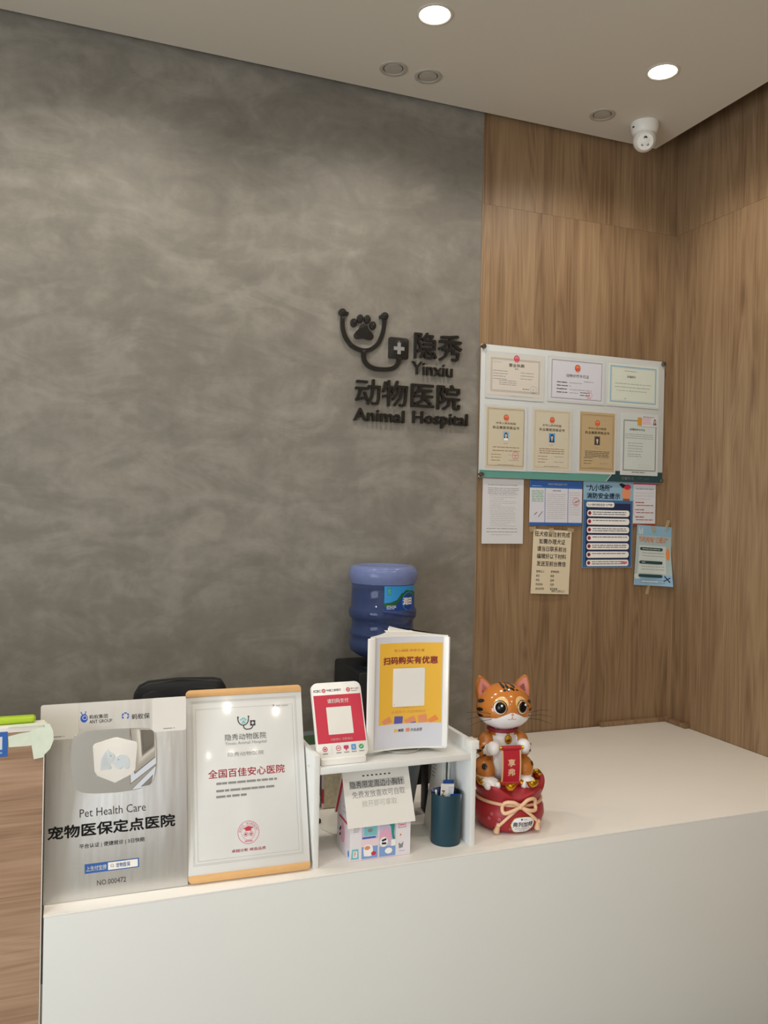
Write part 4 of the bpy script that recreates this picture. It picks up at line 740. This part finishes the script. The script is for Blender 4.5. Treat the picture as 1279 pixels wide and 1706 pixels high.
MB().lathe([(.134, Z(-.312)), (.1365, Z(-.305)), (.141, Z(-.295)), (.1435, Z(-.278)), (.142, Z(-.262)), (.135, Z(-.247)), (.122, Z(-.2395)), (.105, Z(-.238)), (.096, Z(-.243)), (.08, Z(-.252)), (0, Z(-.254))], 'bottle_top', 56).build('base_dome', wb, ang=60)
MB().lathe([(0, Z(-.325))] + [(max(0, r_ - .003), z) for r_, z in prof[::-1] if z < Z(-.325)] + [(0, Z(-.632))], 'water_blue', 48).build('water', wb, ang=60)
MB().lathe([(0, Z(-.650)), (.045, Z(-.648)), (.05, Z(-.645)), (.052, Z(-.636)), (.048, Z(-.622)), (.044, Z(-.62))], 'cap_white', 32).build('cap', wb)
hd = MB().tube(spline([(.1, -.095, Z(-.44)), (.03, -.145, Z(-.425)), (-.05, -.14, Z(-.415))], 6), .006, 'bottle_blue'); hd.build('handle_ridge', wb)
mat('label_sky', '2f8fd0', 0.35); mat('label_hill', '1f5a35', 0.35); mat('label_deep', '12408f', 0.35)
b = MB(); b.grid(-.085, .085, Z(-.412), Z(-.3155), 0, 'label_sky', 24, 3)
hill = [(-.085, Z(-.412)), (.085, Z(-.412)), (.085, Z(-.345)), (.06, Z(-.338)), (.03, Z(-.335)), (.015, Z(-.33)), (0, Z(-.342)), (-.012, Z(-.345)), (-.03, Z(-.37)), (-.055, Z(-.38)), (-.085, Z(-.384))]
for i in range(16):
    x0 = -.085 + .170 * i / 16; x1 = x0 + .170 / 16
    def hz(x):
        p = hill[2:]
        for (a, c), (d, e) in zip(p, p[1:]):
            if d <= x <= a: return e + (c - e) * (x - d) / (a - d) if a != d else c
        return p[-1][1]
    b.poly([(x0, Z(-.412)), (x1, Z(-.412)), (x1, hz(x1)), (x0, hz(x0))], -.0004, 'label_hill'); b.poly([(x0, Z(-.412)), (x1, Z(-.412)), (x1, hz(x1) - .022), (x0, hz(x0) - .014)], -.0006, 'label_deep')
b.poly(circ(.030, Z(-.378), .038, .036), -.0009, 'label_deep').ring(.030, Z(-.378), .0355, .038, -.0011, 'ink_sky', 32).text('润田', -.004, .05, Z(-.393), Z(-.362), -.0013, 'ink_white', .03).lines(-.075, -.035, Z(-.406), Z(-.395), 3, -.001, 'ink_white', .0018, 3).rect(-.073, -.056, Z(-.35), Z(-.322), -.0006, 'ink_leaf').text('优', -.071, -.058, Z(-.346), Z(-.326), -.001, 'ink_cyan', .01)
LA = R(18)
b.deform(lambda x, y, z: ((.1335 - y) * math.sin(x / .1335 + LA), -(.1335 - y) * math.cos(x / .1335 + LA), z)); b.build('label', wb)

# ------------------------------------------------------------------ lucky cat figurine on a red money bag
mat('cat_orange', 'c0752e', 0.16, coat=0.6, var=0.06, vscale=14); mat('cat_white', 'f0eef0', 0.22, coat=0.4, var=0.01); mat('cat_black', '1d1713', 0.2, coat=0.5)
mat('cat_peach', 'e6bd84', 0.2, coat=0.5); mat('cat_pink', 'd98f86', 0.3); mat('eye_black', '060505', 0.12, spec=0.3); mat('eye_gold', 'b98b4a', 0.15, coat=0.6)
mat('bag_red', 'a3262f', 0.42, var=0.06, vscale=20); mat('scroll_red', 'b21f2c', 0.35); mat('cord_peach', 'e9c19c', 0.5); mat('gold', 'cfa32e', 0.22, metal=1.0); mat('collar_red', '8d1f2e', 0.35); mat('whisker', '2a201b', 0.5)
mat('scroll_edge', 'dcb58c', 0.45); mat('bag_mark', 'c4838a', 0.5)
fg = thing('cat_figurine', 'orange tabby cat figurine holding a red scroll on a red money bag', 'figurine', (1.398, 2.425, TZ), (0, 0, R(-10)))
# the bag
def bag_wave(t, j, r, z):
    k = (0, 0, 0, 0, 0, 0, 0, 0, .15, .6, 1.0, 1.0, .6, .2, 0, 0)[j]; w = math.sin(5 * t + .9) + .45 * math.sin(3 * t + 2.0)
    return r * (1 + .055 * k * w), z + .013 * k * math.sin(5 * t + .9 - .4) + .008 * k * math.sin(2 * t + 1)
MB().lathe([(0, 0), (.083, 0), (.097, .006), (.112, .026), (.119, .050), (.117, .072), (.109, .088), (.1035, .096), (.106, .108), (.114, .125), (.119, .139), (.116, .142), (.106, .141), (.094, .146), (.06, .150), (0, .150)], 'bag_red', 90, wave=bag_wave).build('money_bag', fg, ang=70)
def bag_r(z):
    P = ((0, .083), (.006, .097), (.026, .112), (.050, .119), (.072, .117), (.088, .109), (.096, .1035), (.108, .106))
    for (a, c), (d, e) in zip(P, P[1:]):
        if a <= z <= d: return c + (e - c) * (z - a) / (d - a)
    return .106
def on_bag(u, z, off=0.0): a = u / .115; r_ = bag_r(z) + off; return (r_ * math.sin(a), -r_ * math.cos(a), z)
MB().tube([( .1075 * math.cos(2 * PI * i / 60), .1075 * math.sin(2 * PI * i / 60), .0965 + .002 * math.sin(4 * PI * i / 60)) for i in range(61)], .0055, 'cord_peach', 10).build('cord', fg)
bow = MB()
for s in (-1, 1):
    bow.tube([on_bag(p.x, p.z, .009 + p.y) for p in spline([(s * .002, .004, .099), (s * .022, .006, .118 if s > 0 else .112), (s * .048, .004, .118 if s > 0 else .109), (s * .058, .002, .101 if s > 0 else .092), (s * .050, .004, .084 if s > 0 else .078), (s * .026, .006, .086), (s * .002, .004, .096)], 7)], .0062, 'cord_peach', 10)
    bow.tube([on_bag(p.x, p.z, .007) for p in spline([(s * .004, 0, .094), (s * .034, 0, .070), (s * (.066 if s < 0 else .062), 0, .034 if s < 0 else .042)], 6)], .0052, 'cord_peach', 10)
bow.ell(on_bag(0, .098, .013), (.011, .009, .010), 'cord_peach', 18, 10); bow.build('bow', fg)
for x, z, sg_ in ((-.067, .033, -1), (.063, .041, 1)):
    b = MB().tube([on_bag(x + sg_ * .0, z + .004, .007), on_bag(x + sg_ * .006, z - .012, .006), on_bag(x + sg_ * .011, z - .024, .010)], lambda t: .0055 + .0055 * t, 'cord_peach', 10); b.ell(on_bag(x, z + .003, .008), (.008, .008, .007), 'cord_peach', 14, 8); b.build('tassel', fg)
lb = MB(); ol = sm([(-.042, .046), (-.03, .018), (0, .015), (.03, .018), (.042, .046), (.03, .068), (0, .073), (-.03, .068)], 6)
def disc_on(b, pts, m, off, fn, rings=4):
    cx = sum(p[0] for p in pts) / len(pts); cz = sum(p[1] for p in pts) / len(pts); v = [fn(cx, cz, off)]; k = len(pts); f = []
    for r_ in range(1, rings + 1): v += [fn(cx + (p[0] - cx) * r_ / rings, cz + (p[1] - cz) * r_ / rings, off) for p in pts]
    f += [(0, 1 + i, 1 + (i + 1) % k) for i in range(k)]
    for r_ in range(rings - 1): a = 1 + r_ * k; f += [(a + i, a + k + i, a + k + (i + 1) % k, a + (i + 1) % k) for i in range(k)]
    b.add(v, f, m)
LBU = .010
lf = lambda u, z, off: on_bag(u + LBU, z - .007, off)
disc_on(lb, ol, 'gold', .0015, lf); disc_on(lb, [(p[0] * .94, .044 + (p[1] - .044) * .92) for p in ol], 'cat_white', .0024, lf)
tx = MB().text('弗列加特', -.034, .034, .037, .056, 0, 'ink_black', .014).lines(-.026, .026, .0315, .0315, 1, 0, 'ink_grey', .0018, 3).lines(-.01, .012, .025, .025, 1, 0, 'ink_grey', .0014, 4).poly(circ(-.006, .064, .003, .003, 8), 0, 'ink_dark').rect(0, .012, .0625, .064, 0, 'ink_grey')
tx.deform(lambda x, y, z: on_bag(x + LBU, z - .007, .0032)); lb.add(tx.v, tx.f, tx.m); lab(lb.build('name_label', fg), 'white gold-edged label')
for u, z in ((-.092, .066), (-.066, .052), (-.072, .038), (-.078, .026), (-.03, .022), (-.008, .058), (-.1, .05)):
    q_ = MB(); q_.ring(u, z, .0035, .0052, 0, 'bag_mark', 16); q_.line(u - .003, z - .003, u + .003, z + .003, .0012, 0, 'bag_mark'); q_.deform(lambda x, y, zz: on_bag(x, zz, .0008)); q_.build('coin_print', fg)
for (x, y_, z, rz) in ((-.106, -.046, .158, -.9), (-.032, -.108, .158, -.1), (.046, -.098, .160, .3), (.1, .0, .160, 1.2)):
    M = Matrix.Translation((x, y_, z)) @ Matrix.Rotation(rz, 4, 'Z')
    def boat(t, j, r_, zz): return r_, zz + (.007 * (math.cos(t) ** 2) if j in (2, 3, 4) else 0)
    MB().lathe([(0, -.008), (.013, -.007), (.0225, .003), (.0235, .006), (.0205, .006), (.013, .001), (0, .001)], 'gold', 32, M=M @ Matrix.Diagonal((1, .72, 1, 1)), wave=boat).ell((0, 0, .004), (.010, .008, .008), 'gold', 18, 10, M).build('gold_ingot', fg)
# body: one continuous surface by remeshing overlapping forms
Ox, Oy = -.020, .018
bod = MB()
for c, r_ in (((0, .004, .205), (.068, .058, .075)), ((0, 0, .272), (.056, .048, .05)), ((0, 0, .305), (.045, .042, .03)), ((-.066, -.022, .188), (.036, .05, .043)), ((.066, -.022, .188), (.036, .05, .043)), ((-.058, -.010, .274), (.03, .032, .035)), ((.058, -.010, .274), (.03, .032, .035)),
              ((-.068, -.022, .255), (.026, .03, .03)), ((.068, -.022, .255), (.026, .03, .03)), ((-.058, -.043, .260), (.022, .028, .022)), ((.058, -.043, .262), (.022, .028, .022))):
    bod.ell(c, r_, 'cat_orange', 32, 18)
bod.tube(spline([(-.03, .055, .165), (-.085, .035, .160), (-.105, -.005, .168), (-.098, -.03, .175)], 8), lambda t: .017 - .004 * t, 'cat_orange', 14)
tmp = bod.build('tmp'); rm = tmp.modifiers.new('r', 'REMESH'); rm.mode = 'VOXEL'; rm.voxel_size = .0019; smo = tmp.modifiers.new('s', 'SMOOTH'); smo.factor = .6; smo.iterations = 14
dg = bpy.context.evaluated_depsgraph_get(); me = bpy.data.meshes.new_from_object(tmp.evaluated_get(dg)); bpy.data.objects.remove(tmp)
me.name = 'body'; me.materials.clear()
for m in ('cat_orange', 'cat_white'): me.materials.append(MATS[m])
for p in me.polygons:
    c = p.center; ax = abs(c.x); white = (c.y < -.012 and ax < .042 and c.z < .30) or (c.y < -.005 and ax < .032) or (c.y < -.048 and c.z > .235 and ax > .03) or (c.y < -.036 and c.z < .176 and ax > .033)
    p.material_index = 1 if white else 0; p.use_smooth = True
bo = bpy.data.objects.new('body', me); COL.objects.link(bo); bo.parent = fg; bo.location = (Ox, Oy, 0)
for s in (-1, 1):   # front and hind paws
    lab(MB().ell((s * .052, -.066, .268 + (.006 if s > 0 else 0)), (.0235, .024, .0235), 'cat_white', 28, 16).build('front_paw', fg, (Ox, Oy, 0)), 'round white front paw')
    b = MB().ell((s * .062, -.072, .158), (.030, .032, .0185), 'cat_white', 28, 14)
    for k in (-1, 0, 1): b.ell((s * .062 + k * .016, -.094, .155), (.0115, .014, .013), 'cat_white', 18, 10)
    lab(b.build('hind_paw', fg, (Ox, Oy, 0)), 'white hind paw with toes')
def patch(name, items, fn, m='cat_black', parent=fg, off=.0008):
    b = MB()
    for (u, z, w_, h_, a) in items:
        pts = [(u + p[0] * math.cos(a) - p[1] * math.sin(a), z + p[0] * math.sin(a) + p[1] * math.cos(a)) for p in circ(0, 0, w_, h_, 18)]; disc_on(b, pts, m, off, fn, 3)
    return b.build(name, parent, (Ox, Oy, 0), ang=80)
def ell_fn(c, r_):
    def f(az, el, off):
        ce = math.cos(el); d = (math.sin(az) * ce, -math.cos(az) * ce, math.sin(el)); return tuple(c[i] + (r_[i] + off) * d[i] for i in range(3))
    return f
armf = ell_fn((-.066, -.020, .257), (.0285, .0325, .034)); thf = ell_fn((-.066, -.022, .188), (.037, .051, .044)); thr = ell_fn((.066, -.022, .188), (.037, .051, .044)); armr = ell_fn((.066, -.020, .257), (.0285, .0325, .034))
patch('arm_stripe', [(R(-20), R(-25), .26, .10, .5), (R(-55), R(-5), .30, .12, .4), (R(-30), R(18), .26, .10, .5), (R(-75), R(28), .30, .11, .3), (R(-90), R(-25), .26, .12, .2)], armf, off=.002)
patch('arm_stripe', [(R(40), R(-10), .28, .12, -.4), (R(60), R(20), .28, .12, -.3)], armr, off=.002)
patch('thigh_spot', [(R(-25), R(28), .28, .22, .2), (R(-80), R(5), .25, .2, 0)], thf, off=.001); patch('thigh_spot', [(R(50), R(30), .26, .18, 0)], thr, off=.001)
MB().tube([(.047 * math.cos(2 * PI * i / 40), .044 * math.sin(2 * PI * i / 40), .318) for i in range(41)], .0065, 'collar_red', 10).build('collar', fg, (Ox, Oy - .004, 0))
MB().prism(circ(.004, .292, .0125, .0145), -.056, -.050, 'gold', .0015).ring(.004, .292, .008, .0095, -.0565, 'eye_gold').prism(circ(.004, .309, .004), -.054, -.048, 'gold', .001).build('medal', fg, (Ox, Oy, 0))
# scroll
sl = MB(); sw = .033
sl.add([(x, -.094 - .006 * math.sin(PI * k / 10), .162 + .112 * k / 10) for k in range(11) for x in (-sw, sw)], [(2 * k, 2 * k + 1, 2 * k + 3, 2 * k + 2) for k in range(10)], 'scroll_edge')
sl.add([(x, -.0946 - .006 * math.sin(PI * k / 10), .162 + .112 * k / 10) for k in range(11) for x in (-sw + .005, sw - .005)], [(2 * k, 2 * k + 1, 2 * k + 3, 2 * k + 2) for k in range(10)], 'scroll_red')
sl.add([(x, -.0925 - .006 * math.sin(PI * k / 10), .162 + .112 * k / 10) for k in range(11) for x in (-sw, sw)], [(2 * k + 2, 2 * k + 3, 2 * k + 1, 2 * k) for k in range(10)], 'scroll_edge')
t2 = MB().text('享', -.0125, .0125, .217, .242, 0, 'cord_peach', .03).text('弗', -.0125, .0125, .186, .211, 0, 'cord_peach', .03).deform(lambda x, y, z: (x, -.0955 - .006 * math.sin(PI * (z - .162) / .112), z)); sl.add(t2.v, t2.f, t2.m)
so = sl.build('scroll', fg, (Ox, Oy, 0))
for z, e in ((.276, 0), (.160, 1)):
    MB().tube([(-sw + .001, -.092, z), (sw - .001, -.092, z)], .0075, 'scroll_red', 16).build('scroll_roll', so)
    for s in (-1, 1):
        if e: MB().ell((s * (sw + .006), -.092, z), (.010, .010, .010), 'gold', 18, 10).build('scroll_knob', so)
        else: MB().tube([(s * (sw - .001), -.092, z), (s * (sw + .007), -.092, z)], .006, 'gold', 12).build('scroll_knob', so)
# head
HCn = (0.0, -.012, .3945); HRd = (.0935, .086, .0785)
def head_fn(p):
    x, y, z = p
    k = 1.0 + .05 * max(0, -z) * (1 - abs(z)); return (x * k * (1 - .06 * max(0, z)), y * k, z if z > 0 else z * (1 - .05 * z * z))
def head_mat(x, y, z):
    az = math.degrees(math.atan2(x, -y)); el = math.degrees(math.asin(max(-1, min(1, z / math.sqrt(x * x + y * y + z * z)))))
    top = -3 if abs(az) < 5 else -3 - 14 * min(1, (abs(az) - 5) / 26) - max(0, abs(az) - 31) * .16
    return 'cat_white' if (abs(az) < 100 and el < top) else 'cat_orange'
hd = MB().ell(HCn, HRd, head_mat, 220, 150, fn=head_fn); ho = hd.build('head', fg, (Ox, Oy, 0), ang=80)
def hf(az, el, off):
    ce = math.cos(el); p = head_fn((math.sin(az) * ce, -math.cos(az) * ce, math.sin(el))); return tuple(HCn[i] + (HRd[i] + off) * p[i] for i in range(3))
def hpatch(name, items, m, off, rings=4, label=None):
    b = MB()
    for (u, z, w_, h_, a) in items:
        w_, h_, u, z = R(w_), R(h_), R(u), R(z)
        disc_on(b, [(u + (p[0] * math.cos(a) - p[1] * math.sin(a)) / max(.3, math.cos(z)), z + p[0] * math.sin(a) + p[1] * math.cos(a)) for p in circ(0, 0, w_, h_, 28)], m, off, hf, rings)
    o_ = b.build(name, ho, (0, 0, 0), ang=80)
    if label: lab(o_, label)
    return o_
hpatch('eye_patch', [(-24, 19, 15, 17.0, -.15), (24, 19, 15, 17.0, .15)], 'cat_peach', .0008)
for s in (-1, 1):
    c = Vector(hf(R(s * 25.5), R(9), -.007)); nrm = Vector((math.sin(R(s * 25.5)), -math.cos(R(s * 25.5)), .13)).normalized(); q_ = nrm.to_track_quat('-Y', 'Z').to_matrix().to_4x4(); M = Matrix.Translation(c) @ q_
    ev = MB().ell((0, 0, 0), (.0232, .0115, .0235), 'cat_white', 36, 20, M).build('eye', ho)
    MB().lathe([(.0215, .0040), (.0235, .0052), (.0246, .0030)], 'cat_black', 40, M=M @ Matrix.Rotation(R(90), 4, 'X')).build('eye_rim', ev)
    MB().ell((s * -.0012, -.0022, .0008), (.0207, .0108, .0215), 'eye_gold', 36, 20, M).build('iris', ev)
    MB().ell((s * -.0012, -.0034, .0008), (.0194, .0104, .0202), 'eye_black', 36, 20, M).build('pupil', ev)
    MB().ell((.0060, -.0125, .0075), (.0036, .0018, .0038), 'cat_white', 16, 8, M).build('glint', ev)
    MB().tube([M @ Vector((s * .0215, -.004, .001)), M @ Vector((s * .029, -.004, .000))], .0011, 'cat_black', 6).tube([M @ Vector((s * .026, -.0042, .0)), M @ Vector((s * .0275, -.0042, .0035))], .0008, 'cat_black', 6).build('eyelash', ho)
hpatch('nose', [(0, -6, 3.2, 2.2, 0)], 'cat_pink', .0012)
def hline(b, pts, r_): b.tube([hf(R(p.x), R(p.z), .0006) for p in spline([(a, 0, c) for a, c in pts], 5)], r_, 'eye_gold', 6)
b = MB(); hline(b, [(0, -8), (0, -14)], .0007); hline(b, [(-9, -17.5), (-5, -19), (-1.5, -17.5), (0, -14), (1.5, -17.5), (5, -19), (9, -17.5)], .0008); b.build('mouth_line', ho)
def hdash(name, items, off=.0009):
    for az, el, l_, w_, ro in items:
        az, el = R(az), R(el); c = Vector((math.sin(az) * math.cos(el), -math.cos(az) * math.cos(el), math.sin(el))); e = Vector((math.cos(az), math.sin(az), 0)); n_ = c.cross(e) * -1
        if n_.z < 0: n_ = -n_
        def f(x, y, o):
            p = (c + e * x + n_ * y).normalized(); p = head_fn(p); return tuple(HCn[i] + (HRd[i] + o) * p[i] for i in range(3))
        k = [(R(l_) * math.cos(t), R(w_) * math.sin(t)) for t in (2 * PI * i / 24 for i in range(24))]
        b = MB(); disc_on(b, [(p * math.cos(ro) - q_ * math.sin(ro), p * math.sin(ro) + q_ * math.cos(ro)) for p, q_ in k], 'cat_black', off, f, 4); b.build(name, ho, ang=80)
hdash('crown_stripe', [(-33.0,71.0,14.8,3.6,-1.01),(-84.0,80.0,11.8,2.5,-0.16),(-8.0,84.0,11.7,2.7,-1.46),(59.0,83.0,8.1,2.1,-2.61),(-5.0,66.0,8.8,3.4,-1.36),(42.0,75.0,11.9,2.8,-2.3),(38.0,67.0,9.8,3.2,-2.18),(-17.0,53.0,3.4,3.2,-0.74),(-5.0,55.0,4.5,3.2,-1.26),(10.0,59.0,4.7,2.8,-1.51),(17.0,56.0,5.3,2.8,-1.64),(31.0,52.0,2.2,3.6,-1.9),(119.0,75.0,2.6,1.9,-2.46)])
hdash('cheek_stripe', [(-79.0,17.0,12.8,4.6,0.27),(-77.0,-3.0,13.2,4.6,0.19),(-81.0,-19.0,14.8,3.3,0.14),(59.0,17.0,12.8,4.6,-0.27),(57.0,-3.0,13.2,4.6,-0.19),(61.0,-19.0,14.8,3.3,-0.14)])
for s in (-1, 1):   # ears
    M = Matrix.Translation((s * .0640, .0, .440)) @ Matrix.Rotation(R(s * 17), 4, 'Y') @ Matrix.Rotation(R(s * -6), 4, 'Z')
    eo = sm([(-.030, -.014), (.030, -.014), (.024, .022), (.008, .050), (0, .057), (-.008, .050), (-.024, .022)], 5)
    er = MB(); er.prism(eo, -.004, .012, 'cat_orange', .003, M); eb = er.build('ear', ho)
    p_ = MB(); k = len(eo); inn = [(x * .86, (z - .006) * .88 + .004) for x, z in eo]
    v = [M @ Vector((x, -.0052, z)) for x, z in inn] + [M @ Vector((x * .45, .0005 - .0045, (z - .012) * .5 + .010)) for x, z in inn]
    p_.add([tuple(q_) for q_ in v], [(i, (i + 1) % k, k + (i + 1) % k, k + i) for i in range(k)] + [tuple(range(k, 2 * k))], 'cat_pink'); lab(p_.build('inner_ear', eb), 'pink inner ear')
    b = MB()
    for i in range(3):
        a = Vector(hf(R(s * 45), R(-8 - 7 * i), .0)); d = Vector((s * .082, .012 - .012 * i, (.004, -.006, -.018)[i])); b.tube([a, a + d * .5 + Vector((0, 0, .005)), a + d], lambda t: .0009 - .0004 * t, 'whisker', 6)
    b.build('whiskers', ho)
